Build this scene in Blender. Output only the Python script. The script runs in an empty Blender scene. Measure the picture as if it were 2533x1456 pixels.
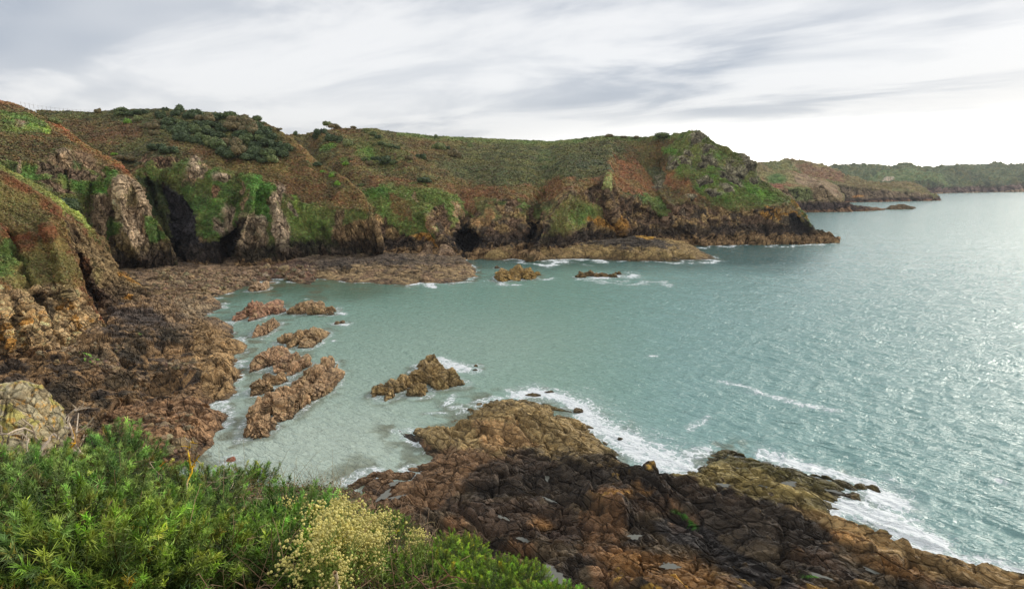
import bpy, math, random
import numpy as np
from mathutils import Vector
F32 = np.float32
scene = bpy.context.scene
# ---------------------------------------------------------------- camera
CAM_Z = 40.0
FPX = 1400.0                 # focal length in the units of a 2532-wide picture
CX, CY, HOR = 1266.0, 728.0, 447.0
PITCH = math.atan((CY - HOR) / FPX)
cam_d = bpy.data.cameras.new("camera")
cam = bpy.data.objects.new("camera", cam_d)
scene.collection.objects.link(cam)
cam.location = (0, 0, CAM_Z)
cam.rotation_euler = (math.pi / 2 - PITCH, 0, 0)
cam_d.sensor_width = 36.0
cam_d.lens = 36.0 * FPX / 2532.0
cam_d.clip_start = 0.1
cam_d.clip_end = 120000
scene.camera = cam
scene.view_settings.view_transform = 'Standard'
scene.view_settings.look = 'None'
scene.view_settings.exposure = 0.47
scene.view_settings.gamma = 1.0
scene.view_settings.use_curve_mapping = False
# ---------------------------------------------------------------- node helper
class NT:
    def __init__(s, tree):
        s.t = tree; s.n = tree.nodes; s.l = tree.links
    def node(s, typ, **kw):
        n = s.n.new(typ)
        for k, v in kw.items():
            setattr(n, k, v)
        return n
    def put(s, n, **ins):
        for k, v in ins.items():
            k = k.replace('_', ' ')
            sock = n.inputs[k] if k in n.inputs else n.inputs[int(k[1:])]
            if hasattr(v, 'is_output'):
                s.l.new(v, sock)
            else:
                sock.default_value = v
        return n
    def math(s, op, a, b=None, c=None, clamp=False):
        n = s.node('ShaderNodeMath', operation=op); n.use_clamp = clamp
        for i, v in enumerate((a, b, c)):
            if v is None: continue
            if hasattr(v, 'is_output'): s.l.new(v, n.inputs[i])
            else: n.inputs[i].default_value = v
        return n.outputs[0]
    def ramp(s, v, lo, hi, a=0.0, b=1.0, smooth=True):
        n = s.node('ShaderNodeMapRange')
        if smooth: n.interpolation_type = 'SMOOTHSTEP'
        s.l.new(v, n.inputs['Value'])
        for k, x in (('From Min', lo), ('From Max', hi), ('To Min', a), ('To Max', b)):
            if hasattr(x, 'is_output'): s.l.new(x, n.inputs[k])
            else: n.inputs[k].default_value = x
        return n.outputs[0]
    def mix(s, f, a, b, typ='MIX'):
        n = s.node('ShaderNodeMix', data_type='RGBA', blend_type=typ)
        for i, v in ((0, f), (6, a), (7, b)):
            if hasattr(v, 'is_output'): s.l.new(v, n.inputs[i])
            else:
                n.inputs[i].default_value = (tuple(v) + (1,))[:4] if i else v
        return n.outputs[2]
    def noise(s, vec, scale, detail=4, rough=0.55, dist=0.0):
        n = s.node('ShaderNodeTexNoise')
        if vec is not None: s.l.new(vec, n.inputs['Vector'])
        n.inputs['Scale'].default_value = scale
        n.inputs['Detail'].default_value = detail
        n.inputs['Roughness'].default_value = rough
        n.inputs['Distortion'].default_value = dist
        return n.outputs[0]
# ---------------------------------------------------------------- world: overcast sky
SUN_AZ = math.radians(56)     # to the right of the view direction (+Y)
SUN_EL = math.radians(26)
world = bpy.data.worlds.new("World"); scene.world = world
world.use_nodes = True
w = NT(world.node_tree); w.n.clear()
tc = w.node('ShaderNodeTexCoord')
sep = w.node('ShaderNodeSeparateXYZ'); w.l.new(tc.outputs['Generated'], sep.inputs[0])
dx, dy, dz = sep.outputs
zz = w.math('ADD', w.math('MAXIMUM', dz, 0.0), 0.10)
ux = w.math('DIVIDE', dx, zz); uy = w.math('DIVIDE', dy, zz)
# streaks run along a direction 52 degrees to the left of the view
sa = math.radians(-56)
ca, sn = math.sin(sa), math.cos(sa)
al = w.math('ADD', w.math('MULTIPLY', ux, ca), w.math('MULTIPLY', uy, sn))
ac = w.math('ADD', w.math('MULTIPLY', ux, sn), w.math('MULTIPLY', uy, -ca))
cmb = w.node('ShaderNodeCombineXYZ'); w.put(cmb, X=w.math('MULTIPLY', al, 0.56), Y=w.math('MULTIPLY', ac, 0.95), Z=3.7)
n1 = w.noise(cmb.outputs[0], 1.25, 7, 0.56, 0.45)
cmb2 = w.node('ShaderNodeCombineXYZ'); w.put(cmb2, X=w.math('MULTIPLY', al, 0.56), Y=w.math('MULTIPLY', ac, 0.7), Z=9.1)
n2 = w.noise(cmb2.outputs[0], 0.8, 3, 0.5, 0.2)
f1 = w.ramp(n1, 0.38, 0.62)
f2 = w.ramp(n2, 0.38, 0.62)
cloud = w.mix(f1, (0.37, 0.41, 0.475), (0.74, 0.745, 0.755))
cloud = w.mix(w.math('MULTIPLY', f2, 0.55), cloud, (0.76, 0.765, 0.77))
# brighter towards the hidden sun, low on the right
sunv = w.node('ShaderNodeVectorMath', operation='DOT_PRODUCT')
g_az, g_el = math.radians(37), math.radians(4)
w.l.new(tc.outputs['Generated'], sunv.inputs[0]); sunv.inputs[1].default_value = (math.sin(g_az)*math.cos(g_el), math.cos(g_az)*math.cos(g_el), math.sin(g_el))
ang = w.math('ARCCOSINE', w.math('MINIMUM', sunv.outputs['Value'], 0.99999))
hz = w.ramp(dz, 0.02, 0.19, 1.0, 0.0)
gl = w.math('MULTIPLY', w.ramp(ang, 0.1, 0.8, 1.0, 0.0), w.ramp(dz, 0.0, 0.11, 1.0, 0.0))
cloud = w.mix(w.math('MULTIPLY', hz, 0.6), cloud, (0.68, 0.67, 0.66))
cloud = w.mix(gl, cloud, (2.8, 2.68, 2.5))
sky = w.node('ShaderNodeTexSky', sky_type='NISHITA'); sky.sun_disc = False
sky.sun_elevation = SUN_EL; sky.sun_rotation = SUN_AZ
skyc = w.mix(1.0, sky.outputs[0], (0.10, 0.10, 0.10), 'MULTIPLY')
bgcol = w.mix(0.93, skyc, cloud)
bg = w.node('ShaderNodeBackground'); w.put(bg, Color=bgcol, Strength=0.9)
wo = w.node('ShaderNodeOutputWorld'); w.l.new(bg.outputs[0], wo.inputs[0])
sd = bpy.data.lights.new("sun", 'SUN'); sd.energy = 1.5; sd.angle = math.radians(26); sd.color = (1.0, 0.93, 0.82)
sun = bpy.data.objects.new("sun", sd); scene.collection.objects.link(sun)
S = Vector((math.sin(SUN_AZ)*math.cos(SUN_EL), math.cos(SUN_AZ)*math.cos(SUN_EL), math.sin(SUN_EL)))
sun.rotation_euler = S.to_track_quat('Z', 'Y').to_euler()
# ---------------------------------------------------------------- numpy noise
def hsh(ix, iy, iz, seed):
    h = (ix.astype(np.uint32) * np.uint32(374761393) + iy.astype(np.uint32) * np.uint32(668265263)
         + iz.astype(np.uint32) * np.uint32(2246822519) + np.uint32((seed * 3266489917) & 0xffffffff))
    h = (h ^ (h >> np.uint32(13))) * np.uint32(1274126177)
    h = (h ^ (h >> np.uint32(16))) * np.uint32(2654435761)
    return h ^ (h >> np.uint32(15))
def hf(ix, iy, iz, seed):
    return hsh(ix, iy, iz, seed).astype(F32) * F32(1 / 4294967296.0)
def vn(P, seed=0):
    """gradient-like value noise in about -1..1, P (N,3)"""
    P = P.astype(F32); I = np.floor(P); f = P - I; I = I.astype(np.int64)
    f = f * f * f * (f * (f * 6 - 15) + 10)
    r = 0
    for a in (0, 1):
        wa = f[:, 0] if a else 1 - f[:, 0]
        for b in (0, 1):
            wb = f[:, 1] if b else 1 - f[:, 1]
            for c in (0, 1):
                wc = f[:, 2] if c else 1 - f[:, 2]
                r = r + wa * wb * wc * hf(I[:, 0] + a, I[:, 1] + b, I[:, 2] + c, seed)
    return r * 2 - 1
def fbm(P, octv=4, seed=0, gain=0.5, lac=2.03):
    s = 0; a = 1.0; t = 0
    Q = P.astype(F32)
    for o in range(octv):
        s = s + a * vn(Q, seed + o * 17); t += a; a *= gain
        Q = Q * lac + F32(13.7)
    return s / t * 1.6
def ridged(P, octv=4, seed=0):
    s = 0; a = 1.0; t = 0
    Q = P.astype(F32)
    for o in range(octv):
        s = s + a * (1 - 2 * np.abs(vn(Q, seed + o * 31))); t += a; a *= 0.5
        Q = Q * 2.07 + F32(7.3)
    return s / t
def vor(P, seed=0):
    P = P.astype(F32); I = np.floor(P).astype(np.int64); N = len(P)
    f1 = np.full(N, 9.0, F32); f2 = np.full(N, 9.0, F32)
    best = np.zeros(N, np.uint32); bv = np.zeros((N, 3), F32)
    for a in (-1, 0, 1):
        for b in (-1, 0, 1):
            for c in (-1, 0, 1):
                cx, cy, cz = I[:, 0] + a, I[:, 1] + b, I[:, 2] + c
                h = hsh(cx, cy, cz, seed)
                jx = (h & np.uint32(1023)).astype(F32) / 1023; jy = ((h >> np.uint32(10)) & np.uint32(1023)).astype(F32) / 1023
                jz = ((h >> np.uint32(20)) & np.uint32(1023)).astype(F32) / 1023
                dx = P[:, 0] - (cx + jx); dy = P[:, 1] - (cy + jy); dz = P[:, 2] - (cz + jz)
                d = dx * dx + dy * dy + dz * dz
                m = d < f1
                f2 = np.where(m, f1, np.minimum(f2, d))
                f1 = np.where(m, d, f1)
                best = np.where(m, h, best)
                bv[m, 0] = dx[m]; bv[m, 1] = dy[m]; bv[m, 2] = dz[m]
    return np.sqrt(f1), np.sqrt(f2), best, bv
def ss(a, b, x):
    t = np.clip((x - a) / (b - a), 0, 1)
    return t * t * (3 - 2 * t)
def rotm(ax, ay, az):
    cx, sx, cy, sy, cz, sz = math.cos(ax), math.sin(ax), math.cos(ay), math.sin(ay), math.cos(az), math.sin(az)
    Rx = np.array([[1, 0, 0], [0, cx, -sx], [0, sx, cx]]); Ry = np.array([[cy, 0, sy], [0, 1, 0], [-sy, 0, cy]])
    Rz = np.array([[cz, -sz, 0], [sz, cz, 0], [0, 0, 1]])
    return (Rz @ Ry @ Rx).astype(F32)
def facets(P, size, seed, an=(1, 1, 1), R=None, warp=0.12):
    """angular rock: every cell is a tilted flat facet; returns height (about -1..1), crack (0 in a crack), cell random"""
    Q = P if R is None else P @ R
    Q = Q / (np.array(an, F32) * size)
    Q = Q + warp * np.stack([vn(Q * 0.9 + 5, seed + 1), vn(Q * 0.9 + 50, seed + 2), vn(Q * 0.9 + 90, seed + 3)], 1)
    f1, f2, h, v = vor(Q, seed)
    r = ((h >> np.uint32(5)) & np.uint32(255)).astype(F32) / 255
    tx = ((h >> np.uint32(12)) & np.uint32(63)).astype(F32) / 31.5 - 1
    ty = ((h >> np.uint32(18)) & np.uint32(63)).astype(F32) / 31.5 - 1
    tz = ((h >> np.uint32(24)) & np.uint32(63)).astype(F32) / 31.5 - 1
    hh = (r * 2 - 1) * 0.6 + (v[:, 0] * tx + v[:, 1] * ty + v[:, 2] * tz) * 0.9
    return hh, ss(0.0, 0.10, f2 - f1), r
def domes(P, size, seed, an=(1, 1, 1), R=None):
    Q = P if R is None else P @ R
    Q = Q / (np.array(an, F32) * size)
    Q = Q + .35 * np.stack([vn(Q * 1.3 + 5, seed + 1), vn(Q * 1.3 + 50, seed + 2), vn(Q * 1.3 + 90, seed + 3)], 1)
    f1, f2, h, v = vor(Q, seed); r = ((h >> np.uint32(5)) & np.uint32(255)).astype(F32) / 255
    return np.sqrt(np.clip(1 - (f1 / .85) ** 2, 0, 1)) * (.45 + .55 * r), ss(0, .12, f2 - f1), r
# ---------------------------------------------------------------- projection helpers
def ray(px, py):
    u = (CY - np.asarray(py, float)) / FPX
    X = (np.asarray(px, float) - CX) / FPX
    return X, math.cos(PITCH) + u * math.sin(PITCH), -math.sin(PITCH) + u * math.cos(PITCH)
def at_Y(px, py, Y):
    X, yy, z = ray(px, py)
    k = Y / yy
    return np.stack([X * k, yy * k, CAM_Z + z * k], -1)
def at_z(px, py, z=0.0):
    X, yy, dz = ray(px, py)
    k = (z - CAM_Z) / dz
    return np.stack([X * k, yy * k, CAM_Z + dz * k], -1)
def Yz(px, py, z=0.0):
    return float(at_z(px, py, z)[1])
def z_of(py, Y):
    X, yy, dz = ray(0, py)
    return CAM_Z + dz * Y / yy
def T(x0, y0, s):            # coordinates read in an enlarged crop of the photograph
    k = 0.61816
    return lambda *p: [(x0 * k + a * k / s, y0 * k + b * k / s) + tuple(r) for a, b, *r in p]
c1 = T(0, 350, 1.6177); c2 = T(1000, 400, 1.82); c3 = T(2000, 450, 1.8093); c4 = T(2900, 550, 2.1179)
c5 = T(0, 1100, 1.8093); c6 = T(1300, 1350, 1.4486); c7 = T(2600, 1500, 1.6932); c8 = T(0, 1600, 1.9285)
c9 = T(900, 1150, 2.08); c10 = T(1900, 1000, 3.166); c11 = T(1300, 1850, 2.533)
def C(r, g, b, k=1.45):
    f = lambda v: ((v / 255 + 0.055) / 1.055) ** 2.4
    return np.array([min(.82, f(r) * k), min(.82, f(g) * k), min(.82, f(b) * k)], F32)
# ---------------------------------------------------------------- object helpers
def tag(o, label=None, cat=None, group=None, kind=None):
    if label: o['label'] = label
    if cat: o['category'] = cat
    if group: o['group'] = group
    if kind: o['kind'] = kind
    return o
def mesh_np(name, V, Fq, mat, col=None, smooth=False, parent=None, attrs=None, loc=None):
    me = bpy.data.meshes.new(name)
    V = np.asarray(V, F32)
    if loc is not None: V = V - np.array(loc, F32)
    Fq = np.asarray(Fq, np.int32); k = Fq.shape[1]
    me.vertices.add(len(V)); me.vertices.foreach_set('co', V.ravel())
    me.loops.add(Fq.size); me.loops.foreach_set('vertex_index', Fq.ravel())
    me.polygons.add(len(Fq)); me.polygons.foreach_set('loop_start', np.arange(0, Fq.size, k, dtype=np.int32))
    me.polygons.foreach_set('use_smooth', np.full(len(Fq), smooth))
    if col is not None:
        a = me.color_attributes.new('Col', 'FLOAT_COLOR', 'POINT')
        a.data.foreach_set('color', np.concatenate([np.clip(col, 0, 1), np.ones((len(V), 1))], 1).astype(F32).ravel())
    for n_, d in (attrs or {}).items():
        a = me.attributes.new(n_, 'FLOAT', 'POINT'); a.data.foreach_set('value', np.asarray(d, F32))
    me.update(); me.validate()
    me.materials.append(mat)
    o = bpy.data.objects.new(name, me); scene.collection.objects.link(o)
    if loc is not None: o.location = loc
    if parent is not None: o.parent = parent; o.location = (0, 0, 0)
    return o
def grid_faces(nr, nc):
    i = np.arange(nr * nc).reshape(nr, nc)
    return np.stack([i[:-1, :-1], i[:-1, 1:], i[1:, 1:], i[1:, :-1]], -1).reshape(-1, 4)
def pdist(px, py, poly, closed=True):
    """distance to a polyline and inside flag"""
    P = np.array([p[:2] for p in poly], float); n = len(P)
    d = np.full(px.shape, 1e9); ins = np.zeros(px.shape, bool)
    for i in range(n if closed else n - 1):
        a = P[i]; b = P[(i + 1) % n]; e = b - a; L = max(e @ e, 1e-9)
        t = np.clip(((px - a[0]) * e[0] + (py - a[1]) * e[1]) / L, 0, 1)
        d = np.minimum(d, np.hypot(px - a[0] - t * e[0], py - a[1] - t * e[1]))
        if closed:
            c = ((a[1] > py) != (b[1] > py)) & (px < (b[0] - a[0]) * (py - a[1]) / (b[1] - a[1] + 1e-12) + a[0])
            ins ^= c
    return d, ins
class Paint:
    """colour over a surface: patches with ragged edges"""
    def __init__(s, px, py, P, base, warp=6, wscale=6.0, seed=3):
        s.P = P; s.n = len(P)
        s.wx = px + warp * fbm(P / wscale, 4, seed); s.wy = py + warp * fbm(P / wscale + 31, 4, seed + 5)
        s.c = np.tile(np.asarray(base, F32), (s.n, 1)); s.g = fbm(P / 2.2, 3, seed + 9)
    def w(s, f, col):
        f = np.clip(f, 0, 1)[:, None]; s.c = s.c * (1 - f) + np.asarray(col, F32) * f
    def poly(s, pts, col, soft=4, k=1.0):
        d, i = pdist(s.wx, s.wy, pts); sd_ = np.where(i, d, -d) + s.g * soft
        m = ss(-soft, soft, sd_) * k; s.w(m, col); return m
    def ell(s, x, y, rx, ry, col, ang=0, k=1.0, soft=0.35):
        a = math.radians(ang); X = s.wx - x; Y = s.wy - y
        u = (X * math.cos(a) + Y * math.sin(a)) / rx; v = (-X * math.sin(a) + Y * math.cos(a)) / ry
        r = np.sqrt(u * u + v * v) + 0.25 * s.g
        m = ss(1 + soft, 1 - soft, r) * k; s.w(m, col); return m
    def line(s, pts, wd, col, k=1.0):
        d, _ = pdist(s.wx, s.wy, pts, False); m = ss(wd * 1.4, wd * 0.6, d + s.g * wd * 0.4) * k; s.w(m, col); return m
# ---------------------------------------------------------------- materials
def attr_mat(name, rough=0.9, spec=0.25, var=0.35, vscale=1.6, bump=0.35, bscale=1.5, bdist=0.4, fine=8.0, crack=0, cscale=.8, rot=(0, 0, 0), cs=(1, 1, 1), mask=False):
    m = bpy.data.materials.new(name); m.use_nodes = True
    t = NT(m.node_tree); t.n.clear()
    a = t.node('ShaderNodeAttribute', attribute_name='Col')
    geo = t.node('ShaderNodeNewGeometry')
    n_ = t.noise(geo.outputs['Position'], vscale, 8, 0.65)
    f = t.ramp(n_, 0.3, 0.7, 1 - var, 1 + var, False)
    sc = t.node('ShaderNodeVectorMath', operation='SCALE'); t.l.new(a.outputs['Color'], sc.inputs[0]); t.l.new(f, sc.inputs['Scale'])
    b1 = t.noise(geo.outputs['Position'], bscale, 6, 0.7)
    b2 = t.noise(geo.outputs['Position'], bscale * fine, 3, 0.6)
    hh = t.math('ADD', b1, t.math('MULTIPLY', b2, 0.25))
    if crack:
        mp = t.node('ShaderNodeMapping'); mp.vector_type = 'TEXTURE'; t.l.new(geo.outputs['Position'], mp.inputs['Vector']); mp.inputs['Rotation'].default_value = rot; mp.inputs['Scale'].default_value = cs
        wn = t.node('ShaderNodeTexNoise'); wn.inputs['Scale'].default_value = .5; wn.inputs['Detail'].default_value = 4; t.l.new(mp.outputs[0], wn.inputs['Vector'])
        ma = t.node('ShaderNodeVectorMath', operation='MULTIPLY_ADD'); t.l.new(wn.outputs['Color'], ma.inputs[0]); ma.inputs[1].default_value = (1.1, 1.1, 1.1); t.l.new(mp.outputs[0], ma.inputs[2])
        ks = []
        for q_, wd in ((1, .05), (2.9, .07)):
            v = t.node('ShaderNodeTexVoronoi', feature='DISTANCE_TO_EDGE'); t.l.new(ma.outputs[0], v.inputs['Vector']); v.inputs['Scale'].default_value = cscale * q_; ks.append(t.ramp(v.outputs['Distance'], 0, wd))
            vc = t.node('ShaderNodeTexVoronoi'); t.l.new(ma.outputs[0], vc.inputs['Vector']); vc.inputs['Scale'].default_value = cscale * q_
            sx = t.node('ShaderNodeSeparateColor'); t.l.new(vc.outputs['Color'], sx.inputs[0]); hh = t.math('ADD', hh, t.math('MULTIPLY', sx.outputs[0], crack * .7 / q_))
            f = t.math('MULTIPLY', f, t.ramp(sx.outputs[1], 0, 1, .86, 1.16, False))
        if mask:
            ra = t.node('ShaderNodeAttribute', attribute_name='rock').outputs['Fac']; ks = [t.math('MAXIMUM', k_, t.math('SUBTRACT', 1.0, ra)) for k_ in ks]
        kk = t.math('MULTIPLY', ks[0], t.ramp(ks[1], 0, 1, .5, 1)); hh = t.math('ADD', hh, t.math('MULTIPLY', kk, crack)); f = t.math('MULTIPLY', f, t.ramp(kk, 0, 1, .48, 1.0))
        sc2 = t.node('ShaderNodeVectorMath', operation='SCALE'); t.l.new(a.outputs['Color'], sc2.inputs[0]); t.l.new(f, sc2.inputs['Scale']); sc = sc2
    bp = t.node('ShaderNodeBump'); bp.inputs['Strength'].default_value = bump; bp.inputs['Distance'].default_value = bdist
    t.l.new(hh, bp.inputs['Height'])
    p = t.node('ShaderNodeBsdfPrincipled')
    t.put(p, Roughness=rough); t.l.new(sc.outputs[0], p.inputs['Base Color']); t.l.new(bp.outputs[0], p.inputs['Normal'])
    p.inputs['Specular IOR Level'].default_value = spec
    o = t.node('ShaderNodeOutputMaterial'); t.l.new(p.outputs[0], o.inputs[0])
    return m
M_land = attr_mat('hillside', var=0.4, vscale=0.9, bump=0.9, bscale=0.9, bdist=0.9, crack=.6, cscale=.3, rot=(.25, .5, .2), cs=(.8, 1, 2.0), mask=True)
M_rock = attr_mat('sea_rock_surface', rough=0.75, spec=0.3, var=0.42, vscale=1.3, bump=0.9, bscale=1.4, bdist=0.45, crack=.7, cscale=.3, rot=(.3, .2, .3), cs=(1.6, 1, .9))
M_near = attr_mat('shore_rock_surface', rough=0.6, spec=0.4, var=0.45, vscale=1.4, bump=1.0, bscale=2.6, bdist=0.24, crack=.8, cscale=.40, rot=(.5, .2, -.6), cs=(2.1, .9, 1.0))
M_far = attr_mat('far_land', var=0.3, vscale=0.12, bump=0.8, bscale=0.12, bdist=5)
M_leaf = attr_mat('leaf', rough=0.6, spec=0.3, var=0.35, vscale=0.8, bump=0.0)
M_near_leaf = attr_mat('near_leaf', rough=0.5, spec=0.35, var=0.3, vscale=6, bump=0.0)
M_wood = attr_mat('bark', rough=0.85, spec=0.2, var=0.3, vscale=25, bump=0.4, bscale=40, bdist=0.004)
# ================================================================ land
BR = C(94, 78, 46); RUST = C(120, 84, 50); OLIVE = C(80, 80, 48); DKG = C(56, 64, 40); GRN = C(74, 92, 42)
BRT = C(86, 122, 38); GRASS = C(100, 110, 60); YG = C(136, 148, 58); PALE = C(160, 140, 120); TAN = C(142, 114, 82)
DRK = C(58, 50, 46); BLU = C(54, 52, 60); OCH = C(186, 136, 48); UMB = C(108, 86, 68); INTER = C(134, 108, 76); PINK = C(160, 112, 88)
class Layer:
    def __init__(s, rows, x0, x1):
        s.rows = [np.array(sorted(r), float) for r in rows]; s.x0, s.x1 = x0, x1
        s.feats = []
    def cols(s, px):
        ys = np.stack([np.interp(px, r[:, 0], r[:, 1]) for r in s.rows]); iv = np.stack([np.interp(px, r[:, 0], 1 / r[:, 2]) for r in s.rows])
        for k in range(1, len(ys)): ys[k] = np.minimum(ys[k], ys[k - 1] - 0.2)
        return ys, iv
    def Yat(s, px, py):
        ys, iv = s.cols(np.array([float(px)])); ys = ys[:, 0]; iv = iv[:, 0]
        return 1 / np.interp(-py, -ys, iv) + float(s.fe(np.array([float(px)]), np.array([float(py)]))[0])
    def fe(s, px, py):
        r = np.zeros(px.shape)
        for f in s.feats:
            if f[0] == 'l':
                d, _ = pdist(px, py, f[1], False); r = r + f[3] * np.exp(-(d / f[2]) ** 2)
            elif f[0] == 'p':
                d, i = pdist(px, py, f[1]); r = r + f[3] * ss(-f[2], f[2], np.where(i, d, -d))
            elif f[0] == 'e':
                _, x, y, rx, ry, a, am = f; a = math.radians(a); X = px - x; Y = py - y
                u = (X * math.cos(a) + Y * math.sin(a)) / rx; v = (-X * math.sin(a) + Y * math.cos(a)) / ry
                r = r + am * np.exp(-(u * u + v * v))
        return r
    def build(s, name, nx, spans, paint, disp, mat, back=((2, -.2), (8, -1.5), (30, -6), (90, -20)), skirt=4, zmin=None, **kw):
        # warped columns: uneven, so that nothing lines up
        px = np.linspace(s.x0, s.x1, nx); ys, iv = s.cols(px)
        Yr, Ir = [], []
        for k, n in enumerate(spans):
            t = np.linspace(0, 1, n, endpoint=False)[:, None]
            Yr.append(ys[k] * (1 - t) + ys[k + 1] * t); Ir.append(iv[k] * (1 - t) + iv[k + 1] * t)
        Yr.append(ys[-1:]); Ir.append(iv[-1:])
        PY = np.concatenate(Yr); IV = np.concatenate(Ir); PX = np.broadcast_to(px, PY.shape)
        # soften the corners between rows
        for _ in range(kw.get('smooth', 6)):
            IV[1:-1] = (IV[:-2] + IV[1:-1] * 2 + IV[2:]) / 4
        Yd = 1 / IV + s.fe(PX, PY)
        P = at_Y(PX, PY, Yd)
        nr = P.shape[0]
        b = [P[:1] + np.array([0, -1.0, -skirt])]
        top = P[-1]; dirx = top[:, :2] / np.linalg.norm(top[:, :2], axis=1)[:, None]
        bk = []
        for dd, dz in back:
            q = top.copy(); q[:, :2] += dirx * dd; q[:, 2] += dz; bk.append(q[None])
        P = np.concatenate(b + [P] + bk); PX = np.concatenate([PX[:1], PX, np.repeat(PX[-1:], len(back), 0)])
        PY = np.concatenate([PY[:1] + 3, PY, np.repeat(PY[-1:], len(back), 0)])
        g0 = np.gradient(P, axis=0); g1 = np.gradient(P, axis=1)
        N = np.cross(g1, g0); N /= np.linalg.norm(N, axis=2)[..., None] + 1e-9
        shape = P.shape[:2]
        Pf = P.reshape(-1, 3).astype(F32); Nf = N.reshape(-1, 3).astype(F32); pxf = PX.ravel().astype(float); pyf = PY.ravel().astype(float)
        ct = np.interp(pxf, s.rows[s.ct][:, 0], s.rows[s.ct][:, 1]) if hasattr(s, 'ct') else pyf * 0
        col, rock = paint(pxf, pyf, Pf, Nf, ct)
        hv = fbm(Pf / 4.0, 4, 901)[:, None]; hw = fbm(Pf / 1.4, 3, 902)[:, None]; vg = (1 - rock)[:, None]
        col = col * (1 + vg * (hv * np.array([.14, .0, -.04], F32) + hw * np.array([.05, .14, .05], F32)))
        tm = (ss(-.2, .6, fbm(Pf / 9, 4, 903)) * .5)[:, None] * vg; col = col * (1 - tm) + C(102, 100, 52) * tm
        lum = col.mean(1, keepdims=True); col = (lum + (col - lum) * .84) * (np.array([1.5, 1.42, 1.22], F32) if mat is not M_far else np.array([1.7, 1.45, 1.25], F32))
        d = disp(Pf, rock, Nf)
        Pf = Pf + Nf * d[0][:, None]; col = col * d[1][:, None]
        s.P = Pf.reshape(shape + (3,)); s.N = Nf; s.col = col; s.rock = rock; s.nb = len(back)
        o = mesh_np(name, Pf, grid_faces(*shape), mat, col, attrs={'rock': rock})
        return tag(o, kind='structure')
def cliff_disp(size=4.0, amp=1.0, an=(1, 1, 1), R=None, veg=0.5, vs=1.3, seed=1):
    def f(P, rock, N):
        d = veg * 0.9 * (np.abs(fbm(P / vs, 3, seed + 4)) * 1.6) + veg * fbm(P / (vs * 4), 3, seed + 8) * 1.2
        d = d * (1 - rock); cr = np.ones(len(P), F32)
        steep = ss(0.92, 0.55, np.abs(N[:, 2])); rb = np.stack([P[:, 0] / (size * 1.5), P[:, 1] / (size * 1.5), P[:, 2] / (size * 6)], 1)
        d = d + steep * amp * 1.5 * (ridged(rb, 3, seed + 21) - .3) + (amp * .8) * ridged(P / (size * 3.2), 3, seed + 23) * (.35 + .65 * steep)
        v1 = fbm(P / 1.7, 4, seed + 60); v2 = fbm(P / 6.5, 3, seed + 61)
        cr = cr * (1 + .2 * v1 * (1 - .3 * rock) + .26 * v2)
        m = rock > 0.03
        if m.any():
            Q = P[m]; rk = rock[m]
            h1, k1, r1 = facets(Q, size, seed, an, R); h2, k2, r2 = facets(Q, size * 0.36, seed + 50, an, R); 
            h3, k3, r3 = facets(Q, size * 0.14, seed + 90, an, R)
            dd = amp * (h1 * 1.0 - 0.5 * (1 - k1)) + amp * 0.42 * (h2 - 0.6 * (1 - k2)) + amp * 0.17 * (h3 - 0.5 * (1 - k3)) + amp * 1.1 * fbm(Q / (size * 3), 3, seed)
            d[m] += dd * rk
            cr[m] *= 1 + rk * ((r1 - .5) * 0.34 + (r2 - .5) * 0.4 + (r3 - .5) * .2 - .45 * (1 - k1) - .4 * (1 - k2) - .2 * (1 - k3))
        return d, cr
    return f
def shore_zones(p, z, rock_extra=None, lo=5.0, mid=10.0):
    """barnacle zone, black lichen zone, by height above the water"""
    zz_ = z + 1.8 * p.g
    a = ss(mid + 3, mid - 2, zz_); p.w(a * 0.85, DRK)
    b = ss(lo + 1.0, lo - 1.0, zz_); p.w(b, INTER * (1 + 0.15 * p.g[:, None]))
    return np.maximum(a, b)
# ---------------------------------------------------------------- the main coast
def row(pts, Y=None): return [(x, y, (Y if Y else yy[0])) for x, y, *yy in pts]
def zrow(pts, z=0.0): return [(x, y, Yz(x, y, z)) for x, y in pts]
sky4 = [(700, 335, 440), (760, 333, 440), (800, 322, 420), (860, 318, 440), (917, 318, 450), (971, 327, 462), (998, 329, 465), (1073, 337, 480), (1195, 343, 500), (1297, 347, 515), (1366, 350, 515), (1440, 343, 500), (1500, 337, 485), (1578, 340, 470), (1660, 334, 450), (1680, 331, 440), (1706, 323, 430), (1728, 325, 428), (1749, 340, 425), (1769, 355, 422), (1797, 367, 420), (1810, 377, 418), (1831, 380, 415), (1848, 390, 412), (1862, 407, 408), (1868, 438, 404), (1903, 459, 400), (1940, 480, 396), (1964, 504, 392), (1985, 528, 388), (2002, 552, 384), (2007, 562, 383), (2022, 569, 381), (2046, 582, 379), (2076, 594.5, 378)]
base4 = zrow([(700, 662), (860, 648), (946, 645), (1140, 642), (1300, 640), (1400, 638), (1460, 625), (1560, 613), (1740, 609), (1900, 604), (2000, 603.5), (2050, 602), (2076, 599)])
ct4 = c2((300, 760, 300), (760, 640, 315), (860, 650, 322), (1000, 625, 326), (1250, 640, 330), (1450, 700, 334), (1600, 830, 330), (1800, 720, 338), (2000, 720, 340), (2100, 800, 338))
ct4 = [(x, y, Y) for x, y, Y in ct4] + c3((380, 640, 340), (480, 560, 330), (600, 560, 332), (790, 470, 352), (850, 600, 360), (1000, 620, 366), (1150, 690, 372), (1350, 640, 378), (1500, 690, 380), (1700, 710, 380), (1880, 700, 378), (2060, 660, 376), (2150, 720, 375), (2230, 830, 374))
ct4 += [(2022, 577, 376), (2046, 588, 376.5), (2076, 596, 377)]
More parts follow.
